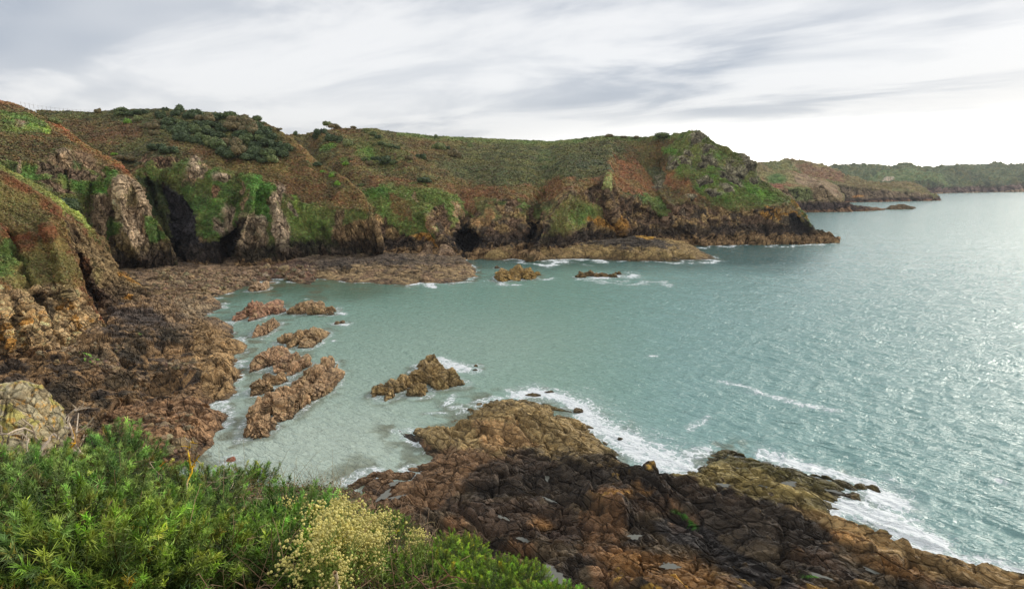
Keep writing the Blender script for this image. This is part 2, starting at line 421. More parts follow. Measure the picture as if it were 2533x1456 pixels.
mid4 = [(x, y + (np.interp(x, [q[0] for q in sky4], [q[1] for q in sky4]) - y) * 0.55, Y + 62) for x, y, Y in ct4 if x < 1650]
mid4 += [(1700, 440, 398), (1800, 455, 394), (1868, 480, 390), (1940, 500, 386), (1985, 540, 382), (2022, 573, 378.5), (2076, 595.5, 377.5)]
L4 = Layer([base4, ct4, mid4, sky4], 700, 2076); L4.ct = 1
def pt(p): return [q[:2] for q in p]
L4.feats = [('l', c3((520, 590), (420, 700), (320, 860), (220, 1030)), 16, -14), ('l', c3((790, 460), (780, 600), (830, 760), (900, 860)), 14, -12),
            ('p', c3((220, 820), (300, 820), (290, 900), (215, 1010), (190, 1010), (185, 900)), 4, 16),
            ('p', c2((1490, 950), (1600, 940), (1680, 1000), (1640, 1130), (1520, 1130), (1480, 1040)), 4, 16),
            ('p', c3((960, 660), (1090, 720), (1180, 760), (1180, 800), (1050, 800), (950, 760)), 5, 7),
            ('p', c3((2090, 770), (2140, 750), (2230, 810), (2240, 860), (2180, 880), (2110, 860)), 3, 5),
            ('p', c3((1380, 880), (1220, 800), (1180, 840), (1300, 900), (1380, 960), (1460, 970)), 4, 5),
            ('l', c3((1120, 500), (1180, 600), (1260, 700)), 5, -5), ('l', c2((1280, 830), (1340, 930), (1400, 1020), (1500, 1080)), 10, -8),
            ('l', c2((1530, 700), (1560, 820), (1560, 930)), 16, 9), ('l', c3((330, 600), (280, 700), (240, 800)), 14, 12),
            ('l', c2((930, 480), (1040, 560), (1180, 600)), 22, 6), ('l', c2((860, 200), (1000, 320), (1150, 430)), 24, -12),
            ('l', c2((360, 290), (560, 560), (760, 620)), 30, 14), ('l', c3((1130, 360), (1080, 430), (1130, 500)), 20, 6)]
knob = [(1410, 195, 55, 38, 0), (1355, 288, 42, 28, 20), (1335, 350, 55, 30, 35), (1255, 365, 40, 34, 0), (1525, 340, 62, 44, 15), (1525, 258, 50, 26, 15), (1700, 425, 110, 44, 25),
        (1660, 480, 95, 28, 25), (1560, 590, 62, 22, 10), (1465, 500, 52, 22, 10), (1640, 555, 60, 24, 20), (1790, 370, 50, 60, 0), (1470, 385, 34, 22, 0), (1370, 610, 40, 20, 10), (1150, 520, 44, 40, 45), (1240, 410, 22, 24, 0), (1840, 500, 20, 30, 0)]
for x, y, rx, ry, a in knob:
    q = c3((x, y))[0]; L4.feats.append(('e', q[0], q[1], rx * .34, ry * .34, a, -3.2))
def paint4(px, py, P, N, ct):
    p = Paint(px, py, P, BR, 12, 9.0)
    big = fbm(P / 26, 4, 71); fine = fbm(P / 3.0, 3, 72)
    p.w(ss(-0.2, 0.5, big), OLIVE); p.w(ss(0.1, 0.7, fine) * 0.5, DKG)
    p.poly(c2((1480, 320), (2370, 300), (2370, 560), (1900, 650), (1500, 560), (1250, 430)), C(74, 78, 48), 14, .8)
    p.poly(c3((0, 200), (800, 200), (900, 260), (780, 420), (560, 470), (300, 600), (0, 560)), C(72, 78, 46), 14, .8)
    p.poly(c2((900, 560), (1180, 590), (1500, 590), (1900, 660), (2370, 560), (2370, 760), (1900, 730), (1600, 860), (1450, 690), (1200, 640), (860, 650)), C(108, 78, 46), 7)
    for q in (c3((800, 310), (1000, 370), (1060, 430), (1180, 620), (1000, 600), (840, 590), (800, 450)), c3((520, 540), (700, 470), (740, 560), (640, 660), (520, 610)), c3((1190, 400), (1300, 450), (1510, 640), (1400, 640), (1250, 560), (1180, 480))):
        p.poly(q, RUST, 5)
    p.poly(c2((650, 190), (900, 220), (1100, 350), (1300, 250), (1550, 270), (1450, 420), (1100, 520), (800, 500), (500, 330)), C(104, 80, 46), 10, .55)
    p.line(c2((850, 220), (1000, 330), (1150, 430)), 9, C(84, 92, 44), .8); p.ell(*c2((900, 400))[0], 60, 26, C(82, 96, 44), 30, .7)
    for q in ((850, 390, 70, 50), (700, 455, 28, 22), (560, 350, 60, 30), (760, 345, 20, 12), (600, 340, 30, 15)):
        p.ell(*c2(q[:2])[0], q[2] * .34, q[3] * .34, BRT * .8, 0, .7)
    for q in ((330, 340, 70, 60), ):
        p.ell(*c3(q[:2])[0], q[2] * .34, q[3] * .34, C(78, 92, 52), 0, .6)
    p.poly(c3((560, 350), (760, 330), (780, 420), (740, 470), (600, 500), (540, 420)), C(70, 76, 52), 6, .8)
    p.poly(c3((1040, 380), (1180, 400), (1200, 560), (1120, 500), (1060, 450)), C(62, 70, 46), 5, .8)
    top = np.interp(px, [q[0] for q in sky4], [q[1] for q in sky4])
    p.w(ss(16, 5, py - top + 3 * p.g) * (px > 980), C(84, 100, 48))
    # green cap of the headland
    p.poly(c3((1215, 300), (1260, 215), (1380, 115), (1520, 180), (1840, 330), (1880, 470), (2160, 660), (2060, 720), (1650, 730), (1500, 660), (1350, 470), (1230, 440)), C(88, 98, 46), 6)
    for q in ((1240, 290, 50, 30), (1290, 400, 60, 70), (1560, 420, 90, 40), (1560, 300, 60, 30), (1760, 560, 160, 60), (1500, 520, 80, 50), (1650, 620, 120, 40), (1900, 610, 120, 50)):
        p.ell(*c3(q[:2])[0], q[2] * .34, q[3] * .34, BRT * .95, 15, .75)
    # cliff band
    dct = py - ct + 6 * p.g
    rock = ss(-3, 9, dct)
    p.w(rock, UMB); p.w(rock * ss(-0.1, 0.4, fbm(P / 7, 3, 77)), C(150, 124, 82)); p.w(rock * ss(0.2, 0.6, fbm(P / 5, 3, 79)), C(86, 74, 62))
    gm = rock * ss(52, 18, dct) * ss(1420, 1330, px) * ss(-0.35, 0.1, fbm(P / 8, 3, 81) - 0.05); p.w(gm, C(82, 98, 44)); rock = rock * (1 - 0.8 * gm)
    def veg(m):
        nonlocal rock
        rock = rock * (1 - 0.85 * m)
    veg(p.poly(c2((840, 640), (1250, 620), (1500, 700), (1600, 850), (1480, 900), (1400, 760), (1290, 830), (1380, 1010), (1200, 990), (1000, 900), (930, 800)), C(88, 104, 42), 5))
    veg(p.poly(c2((840, 640), (1010, 660), (1030, 780), (960, 900), (900, 800)), C(74, 112, 38), 5, .8))
    p.poly(c2((1000, 700), (1150, 720), (1180, 880), (1060, 850)), C(110, 74, 42), 4, .8)
    veg(p.poly(c2((1620, 720), (1800, 740), (1800, 880), (1690, 900)), C(86, 96, 48), 4, .6))
    veg(p.poly(c3((520, 580), (640, 640), (700, 640), (710, 780), (560, 860), (300, 930), (340, 800), (440, 650)), C(112, 108, 58), 5))
    veg(p.ell(*c3((590, 740))[0], 30, 22, C(92, 116, 46), -20, .8))
    veg(p.poly(c3((1020, 600), (1180, 620), (1240, 720), (1200, 760), (1090, 700)), C(84, 104, 46), 4))
    veg(p.poly(c3((760, 450), (815, 460), (800, 600), (730, 570)), C(136, 140, 78), 3, .8))
    p.poly(c2((1640, 860), (1760, 780), (1760, 930), (1640, 950)), C(150, 116, 74), 3, .8); p.poly(c2((1870, 760), (1930, 760), (1930, 830), (1880, 830)), PALE, 2, .7)
    for q in ((1310, 900, 20, 60, -20), (1410, 890, 30, 70, -15), (1500, 820, 24, 70, -20), (1215, 690, 8, 40, 0), (1220, 720, 20, 30, 0)):
        p.ell(*c2(q[:2])[0], q[2] * .34, q[3] * .34, C(150, 120, 92), q[4], .8)
    z = P[:, 2]
    sz = shore_zones(p, z - 0.0, lo=5.5, mid=11); rock = np.maximum(rock, sz)
    p.ell(*c2((1310, 1020))[0], 36, 8, OCH * .8, 20); p.ell(*c3((760, 830))[0], 44, 10, OCH * .8, 20); p.ell(*c3((880, 800))[0], 22, 12, OCH * .7, 20)
    p.line(c3((2110, 630), (2160, 700), (2220, 770)), 6, OCH * .6, .8)
    for i in range(26):
        r_ = random.Random(i); q = c3((1850 + 330 * r_.random(), 690 + 90 * r_.random()))[0]; p.ell(*q, 6 * r_.random() + 3, 4, OCH * .7, 30, .9)
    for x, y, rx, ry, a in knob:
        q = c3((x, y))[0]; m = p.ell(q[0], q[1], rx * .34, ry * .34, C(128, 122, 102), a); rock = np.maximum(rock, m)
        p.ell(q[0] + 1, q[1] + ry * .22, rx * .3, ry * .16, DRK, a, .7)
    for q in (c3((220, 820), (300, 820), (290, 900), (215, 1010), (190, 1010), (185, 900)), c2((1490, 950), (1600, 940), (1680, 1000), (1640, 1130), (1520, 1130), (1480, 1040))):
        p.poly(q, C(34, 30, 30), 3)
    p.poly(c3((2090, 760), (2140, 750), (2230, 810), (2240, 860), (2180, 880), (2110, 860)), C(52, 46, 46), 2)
    return p.c, rock
L4.build('headland', 1150, (190, 90, 110), paint4, cliff_disp(5.0, 1.3, (0.7, 1.0, 1.7), rotm(0.2, 0.45, 0.3), veg=0.38, seed=11), M_land)
# ---------------------------------------------------------------- bay wall with bushes above, to the rusty spur
sky3 = c1((240, 150, 340), (600, 163, 340), (740, 150, 340), (1040, 140, 345), (1300, 158, 350), (1450, 165, 350), (1600, 190, 345), (1700, 225, 338), (1780, 262, 328), (1850, 310, 322), (1960, 400, 312), (2060, 500, 306)) + \
       c2((640, 535, 300), (740, 620, 294), (790, 645, 290), (830, 705, 286), (880, 800, 281), (910, 880, 278), (940, 960, 276), (966, 1095, 274.5))
base3 = zrow([(90, 672), (330, 668), (440, 664), (590, 664), (700, 660), (860, 648), (938, 640), (946, 636)], 1.5)
ct3 = c1((240, 420, 262), (860, 570, 262), (1000, 460, 270), (1110, 440, 275), (1300, 480, 277), (1560, 570, 277), (1750, 630, 277), (1900, 740, 275), (2100, 790, 276)) + c2((560, 800, 276), (760, 790, 276.5), (870, 820, 276), (905, 890, 275), (935, 970, 274.6), (966, 1100, 274))
L3 = Layer([base3, ct3, sky3], 90, 946.4); L3.ct = 1
cave1 = c1((1590, 850), (1555, 930), (1530, 1140), (1440, 1145), (1425, 1090), (1400, 985)); cave2 = c1((1110, 990), (1150, 1010), (1215, 1165), (1160, 1170), (1120, 1080))
L3.feats = [('p', cave1, 3, 16), ('p', cave2, 3, 9), ('l', c1((1640, 650), (1600, 850), (1530, 1100)), 7, -9), ('l', c1((1060, 640), (1120, 800), (1150, 1000)), 20, 9), ('l', c1((960, 620), (1050, 900), (1110, 1100)), 12, 9),
            ('e', 485, 415, 26, 13, 0, -5), ('e', 548, 434, 26, 10, 0, -5), ('l', c1((1480, 500), (1560, 700), (1480, 900)), 22, 6), ('l', c1((1750, 650), (1800, 850), (1830, 1050)), 8, -5), ('l', c1((1690, 850), (1660, 1050)), 6, -3),
            ('l', c1((2000, 900), (2080, 1080)), 12, 4), ('l', c2((520, 950), (600, 1060)), 12, 4)]
def paint3(px, py, P, N, ct):
    p = Paint(px, py, P, BR, 10, 7.0, 13)
    fine = fbm(P / 3.0, 3, 172); big = fbm(P / 20, 3, 173)
    p.w(ss(0.0, 0.6, fine) * 0.6, OLIVE); p.w(ss(0, 0.7, big) * 0.5, C(84, 74, 46))
    p.poly(c1((240, 150), (1000, 130), (1500, 150), (1800, 300), (1850, 420), (1500, 470), (1200, 380), (1050, 330), (700, 200), (300, 220)), C(72, 78, 46), 8, .8)
    p.poly(c1((480, 250), (900, 240), (1000, 420), (800, 480), (700, 430)), C(94, 72, 46), 8, .8)
    p.poly(c1((760, 360), (1000, 330), (1250, 400), (1150, 450), (850, 520), (740, 480)), C(66, 72, 46), 6, .8)
    p.poly(c1((1060, 330), (1300, 400), (1560, 470), (1900, 480), (2103, 560), (2103, 780), (1800, 700), (1600, 560), (1300, 450), (1080, 370)), C(102, 76, 44), 6, .8)
    p.poly(c2((600, 700), (820, 640), (900, 830), (800, 800), (500, 740)), RUST, 5, .8); p.line(c1((1820, 300), (1960, 410), (2100, 550)), 8, C(122, 94, 52), .8); p.line(c2((640, 550), (780, 680), (860, 800)), 7, RUST * 1.1, .9)
    for x, y in ((525, 518), (595, 540), (632, 600)): p.ell(*c2((x, y))[0], 8, 6, BRT, 0)
    dct = py - ct + 5 * p.g
    rock = ss(-3, 6, dct); p.w(rock, C(84, 96, 42)); rk0 = ss(0.0, 0.25, fbm(P / 6, 4, 177)) * rock; p.w(rk0, C(138, 116, 88)); dk = rock * ss(0.1, 0.6, fbm(P / 9, 3, 178)); p.w(dk * .8, C(54, 66, 36))
    rk = rk0 * 0.9
    def R(m, v=1.0):
        nonlocal rk
        rk = rk * (1 - m) + v * m
    R(p.poly(c1((1040, 640), (1250, 680), (1290, 850), (1300, 1000), (1420, 990), (1450, 1130), (1440, 1170), (1150, 1180), (1100, 1000), (1050, 780)), BLU, 4))
    R(p.poly(c1((870, 560), (1000, 600), (1080, 760), (1120, 950), (1080, 980), (960, 780)), C(50, 62, 34), 5), .2)  # shade of the left gully, painted in as dark green
    R(p.poly(c1((1180, 620), (1500, 620), (1620, 850), (1450, 960), (1380, 990), (1280, 960), (1290, 830), (1200, 720)), C(66, 92, 36), 5, .95), .15)
    for q in ((1160, 520, 70, 50), (1370, 600, 50, 70), (1500, 640, 70, 30), (1000, 560, 60, 40), (1430, 760, 70, 40)):
        R(p.ell(*c1(q[:2])[0], q[2] * .38, q[3] * .38, C(78, 108, 42), 10, .9), .1)
    R(p.poly(c1((1540, 560), (1700, 565), (1770, 650), (1720, 760), (1640, 870), (1580, 860), (1640, 700)), C(74, 112, 40), 3), .1)
    R(p.poly(c1((1640, 780), (1750, 760), (1760, 900), (1640, 880)), C(70, 104, 38), 4), .2)
    R(p.poly(c1((1840, 750), (2110, 770), (2110, 1000), (1900, 1000)), C(90, 104, 44), 5, .9), .2); R(p.poly(c2((300, 740), (620, 800), (640, 960), (460, 1040), (330, 1020)), C(86, 104, 42), 5, .95), .15)
    R(p.ell(*c1((1920, 760))[0], 9, 18, C(110, 140, 40)), .1)
    for q in ((1270, 525, 52, 60, 0), (1430, 580, 62, 34, 10), (1465, 850, 46, 90, 10), (1410, 910, 26, 60, -20), (1620, 900, 45, 80, 15), (1690, 930, 34, 80, -15), (1800, 700, 36, 60, 0), (1810, 900, 44, 150, -15), (1895, 790, 18, 60, -20), (1590, 1000, 40, 60, 10), (560, 0, 1, 1, 0)):
        R(p.ell(*c1(q[:2])[0], q[2] * .38, q[3] * .38, C(166, 146, 128), q[4], .9))
    R(p.ell(*c1((1010, 465))[0], 40, 9, C(128, 100, 80), 0)); R(p.ell(*c1((1390, 672))[0], 9, 11, C(146, 112, 84), 0))
    R(p.poly(c1((1560, 800), (1650, 830), (1720, 1000), (1740, 1160), (1540, 1150), (1560, 950)), C(150, 132, 108), 4, .6)); R(p.poly(c2((620, 960), (760, 880), (900, 860), (960, 960), (960, 1100), (640, 1100)), C(138, 112, 80), 4, .9))
    sz = shore_zones(p, P[:, 2], lo=4.0, mid=11); R(sz)
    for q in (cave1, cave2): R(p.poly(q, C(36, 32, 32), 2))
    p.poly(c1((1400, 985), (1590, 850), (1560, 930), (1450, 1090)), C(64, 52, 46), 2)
    return p.c, rk
L3.build('bay_cliff', 900, (260, 150), paint3, cliff_disp(4.0, 1.1, (0.6, 1.0, 2.0), rotm(0.1, -0.3, 0.2), veg=0.34, seed=31), M_land, back=((2, -.2), (8, -2), (25, -8), (60, -20)))
# ---------------------------------------------------------------- ridge with the pale buttress
sky2 = c1((-400, -20, 250), (0, 87, 268), (120, 115, 276), (220, 160, 280), (330, 215, 282), (430, 280, 278), (540, 370, 274), (640, 425, 270), (740, 475, 264), (810, 530, 260), (860, 590, 256), (900, 660, 253), (950, 760, 250), (980, 840, 248.5), (1040, 910, 247), (1090, 990, 245.5), (1125, 1080, 244.5), (1150, 1165, 244))
base2 = [(x, y, Y) for x, y, Y in ((-160, 640, 175), (0, 650, 190), (183, 668, 215), (287, 670, 232), (380, 668, 240), (440, 664, 243.5))]
ct2 = c1((-400, 420, 200), (0, 480, 214), (250, 490, 224), (420, 390, 236), (520, 470, 242), (640, 500, 245), (780, 560, 246), (850, 610, 247), (900, 700, 246.5), (980, 880, 246), (1090, 1010, 245), (1150, 1167, 243.8))
mid2 = c1((-400, 280, 225), (0, 310, 234), (250, 310, 244), (430, 330, 256), (540, 400, 262), (700, 500, 256), (850, 598, 251), (900, 680, 249), (980, 860, 247), (1090, 1000, 245.2), (1150, 1166, 243.9))
L2 = Layer([base2, ct2, mid2, sky2], -150, 439.4); L2.ct = 1
L2.feats = [('l', c1((760, 600), (800, 900), (900, 1100)), 14, -9), ('l', c1((640, 720), (680, 950)), 10, -5), ('l', c1((590, 640), (560, 900), (650, 1100)), 8, 5), ('l', c1((720, 860), (700, 1060)), 5, 4), ('l', c1((420, 560), (430, 680)), 8, 5), ('p', c1((760, 1130), (850, 1110), (960, 1120), (960, 1180), (800, 1190)), 3, 5), ('l', c1((1000, 850), (1060, 1100)), 5, 3)]
def paint2(px, py, P, N, ct):
    p = Paint(px, py, P, C(96, 78, 46), 6, 6.0, 23)
    fine = fbm(P / 2.6, 3, 272); p.w(ss(-0.1, 0.5, fine) * .7, C(76, 74, 46))
    top = np.interp(px, [q[0] for q in sky2], [q[1] for q in sky2])
    p.w(ss(26, 8, py - top + 5 * p.g) * ss(100, 150, px) * ss(330, 310, px), C(132, 88, 52)); p.w(ss(14, 4, py - top) * (px < 60), C(120, 88, 54))
    p.poly(c1((0, 150), (200, 170), (300, 230), (320, 300), (150, 310), (0, 290)), C(78, 104, 44), 5, .9); p.ell(*c1((150, 270))[0], 40, 10, C(112, 138, 50)); p.ell(*c1((300, 285))[0], 10, 10, C(124, 146, 52)); p.ell(*c1((130, 240))[0], 14, 12, C(126, 112, 92), 0, .8)
    dct = py - ct + 5 * p.g; rock = ss(-3, 6, dct)
    p.w(rock, C(84, 94, 44)); a = ss(-0.2, 0.15, fbm(P / 7, 4, 277)) * rock; p.w(a, C(138, 116, 92)); b = ss(0.2, 0.6, fbm(P / 6, 3, 278)) * rock * (1 - a); p.w(b, C(56, 66, 38))
    rk = a * .9
    def R(m, v=1.0):
        nonlocal rk
        rk = rk * (1 - m) + v * m
    R(p.poly(c1((560, 900), (700, 1000), (930, 1000), (1100, 1000), (1150, 1170), (700, 1180), (560, 1050)), C(122, 106, 78), 5))
    R(p.poly(c1((600, 690), (730, 690), (760, 1000), (640, 1020), (590, 860)), C(140, 118, 98), 4)); R(p.poly(c1((750, 570), (880, 610), (960, 760), (985, 860), (930, 910), (940, 1030), (780, 1010), (740, 800)), C(160, 140, 118), 4))
    p.poly(c1((830, 620), (870, 640), (900, 760), (840, 760), (770, 700)), C(128, 116, 78), 4, .8)
    R(p.poly(c1((240, 490), (520, 540), (640, 560), (620, 640), (430, 600), (230, 580)), C(116, 94, 84), 4, .8)); R(p.poly(c1((220, 590), (420, 620), (480, 700), (340, 680)), C(118, 92, 82), 4, .8))
    R(p.ell(*c1((540, 460))[0], 34, 16, C(128, 104, 84), 30, .8)); R(p.ell(*c1((410, 415))[0], 12, 8, PALE, 0, .8)); R(p.ell(*c1((125, 510))[0], 5, 16, PALE, 0, .8))
    for q, k in ((((700, 840), (790, 880), (780, 950), (700, 1000), (700, 1080), (680, 1040)), .1), (((940, 830), (1000, 850), (1080, 980), (960, 1010)), .2), (((450, 600), (720, 620), (700, 700), (560, 700), (450, 660)), .1), (((160, 500), (230, 520), (220, 580), (140, 570)), .1), (((370, 560), (440, 560), (440, 690), (390, 650)), .1), (((690, 520), (770, 550), (740, 640), (690, 620)), .1), (((120, 560), (330, 570), (300, 600), (140, 590)), .1)):
        R(p.poly(c1(*q), C(72, 106, 38), 3, .9), k)
    p.ell(*c1((670, 680))[0], 16, 12, C(84, 136, 40), 0, .8); p.ell(*c1((425, 590))[0], 6, 14, C(84, 130, 40), 0, .8)
    low = ss(13, 9, P[:, 2] + 2 * p.g) * (px > 250); p.w(low * .9, C(60, 50, 46)); low = ss(3, 1, P[:, 2] + p.g); p.w(low, C(110, 80, 64)); R(low)
    return p.c, rk
L2.build('left_hillside', 620, (260, 70, 90), paint2, cliff_disp(4.2, 1.0, (0.6, 1.0, 2.2), rotm(0.0, 0.15, 0.1), veg=0.32, vs=1.0, seed=51), M_land, back=((2, -.3), (8, -3), (25, -12), (60, -30)))
# ---------------------------------------------------------------- near ridge and near bluff on the left
sky1b = c1((-700, 330, 165), (-300, 430, 178), (0, 510, 186), (100, 560, 187), (280, 655, 188), (400, 755, 186), (500, 820, 184), (545, 880, 183), (600, 945, 182), (650, 968, 182), (700, 1075, 180), (760, 1185, 179), (850, 1245, 179), (900, 1285, 178)) + [(380, 738, 174), (430, 760, 169), (470, 780, 163)]
base1b = [(-270, 900, 118), (0, 880, 128), (120, 850, 134), (200, 812, 146), (260, 822, 146), (330, 830, 146), (400, 812, 150), (470, 790, 158)]
ct1b = c1((-700, 700, 140), (0, 700, 160), (380, 790, 166), (480, 900, 168), (600, 980, 171), (700, 1110, 173), (760, 1210, 174), (900, 1300, 173)) + [(400, 765, 166), (470, 782, 161)]
L1b = Layer([base1b, ct1b, sky1b], -260, 469); L1b.ct = 1
L1b.feats = [('l', [(190, 640), (215, 720), (270, 800)], 12, 6)]
def paint1b(px, py, P, N, ct):
    p = Paint(px, py, P, C(104, 76, 46), 6, 4.0, 33)
    fine = fbm(P / 2, 3, 372); p.w(ss(-0.2, 0.5, fine) * .8, C(86, 88, 50))
    top = np.interp(px, [q[0] for q in sky1b], [q[1] for q in sky1b])
    p.w(ss(22, 6, py - top + 8 * p.g) * ss(240, 200, px), C(128, 140, 60)); p.w(ss(40, 20, py - top + 8 * p.g) * .5 * ss(150, 100, px), C(84, 84, 50))
    dct = py - ct + 6 * p.g; rock = ss(-4, 8, dct); p.w(rock, C(132, 112, 80)); p.w(rock * ss(0, 0.5, fbm(P / 4, 3, 378)) * .8, C(104, 98, 58)); p.w(rock * ss(0.1, 0.4, fbm(P / 5, 3, 379)) * .7, C(96, 76, 58))
    rock = np.maximum(rock, ss(230, 260, px)); p.w(ss(240, 262, px) * ss(0, 6, py - top) * .9, C(130, 110, 78))
    p.poly([(170, 600), (215, 640), (240, 700), (290, 740), (330, 800), (350, 850), (200, 850), (190, 700)], C(66, 50, 42), 5, .9); p.poly([(185, 620), (215, 640), (225, 690), (195, 690)], C(120, 84, 56), 4, .7)
    p.poly([(270, 700), (360, 720), (420, 760), (470, 790), (400, 830), (300, 820), (260, 770)], C(84, 70, 58), 5, .7)
    p.line([(295, 680), (330, 698), (360, 715)], 4, OCH * .7, .8); p.ell(315, 735, 10, 4, OCH * .8)
    return p.c, rock
L1b.build('rocky_ridge', 460, (220, 130), paint1b, cliff_disp(3.0, .8, (0.6, 1.0, 1.8), rotm(0.0, -0.5, 0.1), veg=0.35, vs=.8, seed=71), M_land, back=((1.5, -.3), (6, -3), (15, -10), (30, -25)))
sky1a = [(-260, 330, 118), (0, 422, 146), (80, 470, 150), (120, 496, 150), (145, 518, 149), (152, 545, 147), (164, 579, 145), (183, 629, 142), (191, 675, 139), (206, 725, 136), (225, 770, 134), (258, 828, 132)]
base1a = [(-260, 1100, 75), (-100, 1010, 92), (0, 965, 99), (60, 930, 104), (130, 893, 112), (200, 860, 121), (240, 843, 127), (258, 832, 131)]
ct1a = [(-260, 700, 92), (0, 705, 121), (60, 722, 122), (110, 705, 126), (150, 700, 130), (180, 700, 133.5), (191, 705, 135), (206, 745, 133.5), (225, 785, 132.5), (258, 830, 131.4)]
mid1a = [(-260, 600, 100), (0, 620, 130), (80, 600, 137), (140, 600, 141), (164, 620, 141), (183, 655, 139.5), (191, 690, 137), (206, 735, 134.6), (225, 778, 133.2), (258, 829, 131.7)]
L1a = Layer([base1a, ct1a, mid1a, sky1a], -250, 257.5); L1a.ct = 1
L1a.feats = [('l', [(25, 590), (60, 680), (90, 740)], 14, 5), ('l', [(120, 560), (150, 640), (170, 740)], 14, -5), ('l', [(0, 740), (30, 860), (40, 940)], 10, -3), ('l', [(95, 730), (115, 800), (150, 860)], 8, 3), ('l', [(60, 780), (90, 870)], 8, -3)]
def paint1a(px, py, P, N, ct):
    p = Paint(px, py, P, C(112, 72, 44), 7, 3.0, 43)
    fine = fbm(P / 1.6, 3, 472); p.w(ss(-0.3, 0.6, fine) * .6, C(90, 82, 48))
    p.poly([(-260, 380), (0, 440), (90, 490), (130, 540), (80, 590), (0, 560), (-260, 500)], C(92, 90, 52), 10, .8)
    p.poly([(-260, 590), (0, 590), (40, 640), (100, 600), (150, 590), (175, 680), (120, 730), (60, 740), (0, 700), (-260, 740)], C(106, 100, 54), 8, .85)
    p.ell(10, 640, 26, 44, C(74, 104, 44), 0, .8); p.ell(62, 660, 10, 40, C(60, 78, 38), -20, .7); p.ell(40, 590, 44, 10, C(124, 74, 42), 0, .8)
    dct = py - ct + 8 * p.g; rock = ss(-4, 8, dct); p.w(rock, C(182, 156, 116)); p.w(rock * ss(.1, 0.45, fbm(P / 2.5, 3, 478)) * .7, C(126, 106, 84)); 
    p.w(rock * ss(0.1, 0.35, fbm(P / 1.5, 4, 479)) * ss(0.0, 0.4, fbm(P / 9, 2, 480) + .15) * .9, OCH * .9)
    p.w(rock * ss(850, 890, py + 20 * p.g) * .85, C(132, 98, 68))
    p.ell(100, 745, 30, 12, C(66, 58, 52), 30, .7); p.ell(172, 690, 14, 60, C(118, 106, 66), 0, .7); p.ell(120, 780, 14, 20, C(56, 52, 48), 0, .8)
    return p.c, rock
L1a.build('near_bluff', 560, (300, 120, 120), paint1a, cliff_disp(2.6, .85, (0.8, 1.0, 1.4), rotm(0.1, -0.35, 0.2), veg=0.3, vs=.6, seed=91), M_land, back=((1, -.3), (4, -4), (8, -12), (14, -30)))
# ---------------------------------------------------------------- far headland and far coast
def far(name, rows, x0, x1, nx, spans, paint, size, amp, seed, veg=3.0, vs=9):
    L = Layer(rows, x0, x1); L.ct = 1
    tp = L.rows[2]; bs = np.interp(tp[:, 0], L.rows[1][:, 0], L.rows[1][:, 2]); hh = np.clip((np.interp(tp[:, 0], L.rows[1][:, 0], L.rows[1][:, 1]) - tp[:, 1]) / 25, 0, 1)
    tp[:, 2] = np.maximum(bs + 2 + hh * (140 if name != 'far_coast' else 500), 0)
    L.build(name, nx, spans, paint, cliff_disp(size, amp, (1, 1, 1.2), None, veg, vs, seed), M_far, back=((10, -1), (60, -5), (200, -25)), smooth=3)
    return L
sA = c4((150, 200, 900), (230, 215, 900), (440, 207, 920), (520, 183, 930), (620, 200, 930), (720, 222, 940), (830, 240, 950), (960, 268, 960), (1010, 330, 930), (1130, 350, 900), (1200, 380, 880), (1330, 400, 860), (1420, 385, 850), (1540, 382, 850), (1640, 410, 850), (1730, 470, 850), (1800, 505, 850), (1822, 533, 850))
bA = zrow(c4((150, 560), (1000, 552), (1822, 536)))
cA = [(x, y, Yz(x, np.interp(x, [q[0] for q in bA], [q[1] for q in bA])) + (12 if x < 2310 else 3)) for x, y, Y in c4((150, 420, 720), (560, 400, 740), (960, 410, 780), (1150, 430, 800), (1400, 450, 820), (1700, 480, 835), (1822, 534.5, 848))]
def paA(px, py, P, N, ct):
    p = Paint(px, py, P, C(98, 92, 62), 3, 30, 53); p.w(ss(0, .6, fbm(P / 60, 3, 5)), C(86, 96, 60)); p.poly(c4((560, 230), (1000, 280), (1000, 400), (700, 330)), C(104, 80, 60), 3, .9)
    dct = py - ct + 3 * p.g; r = ss(-2, 5, dct); p.w(r, C(112, 100, 82)); p.w(ss(9, 4, P[:, 2]), C(70, 58, 54)); p.w(ss(3, 1, P[:, 2]), C(110, 84, 64)); p.ell(*c4((1140, 500))[0], 14, 3, C(170, 128, 70)); return p.c, r
far('far_headland', [bA, cA, sA], *[c4((150, 0))[0][0], c4((1821, 0))[0][0]], 560, (60, 50), paA, 22, 4.0, 111)
sB = c4((-300, 260, 560), (230, 290, 600), (420, 300, 640), (520, 270, 650), (600, 290, 650), (700, 330, 650), (860, 370, 650), (930, 400, 645), (1000, 500, 640), (1010, 548, 632), (1100, 580, 622), (1200, 592, 618), (1300, 600, 610), (1360, 611, 606))
bB = zrow(c4((-300, 650), (650, 636), (950, 632), (1200, 628), (1360, 614)))
cB = [(x, y, Yz(x, np.interp(x, [q[0] for q in bB], [q[1] for q in bB])) + (14 if x < 2150 else 3)) for x, y, Y in c4((-300, 480, 480), (500, 440, 540), (700, 440, 560), (800, 410, 560), (880, 470, 575), (1000, 545, 590), (1100, 585, 595), (1200, 600, 602), (1360, 612.5, 605))]
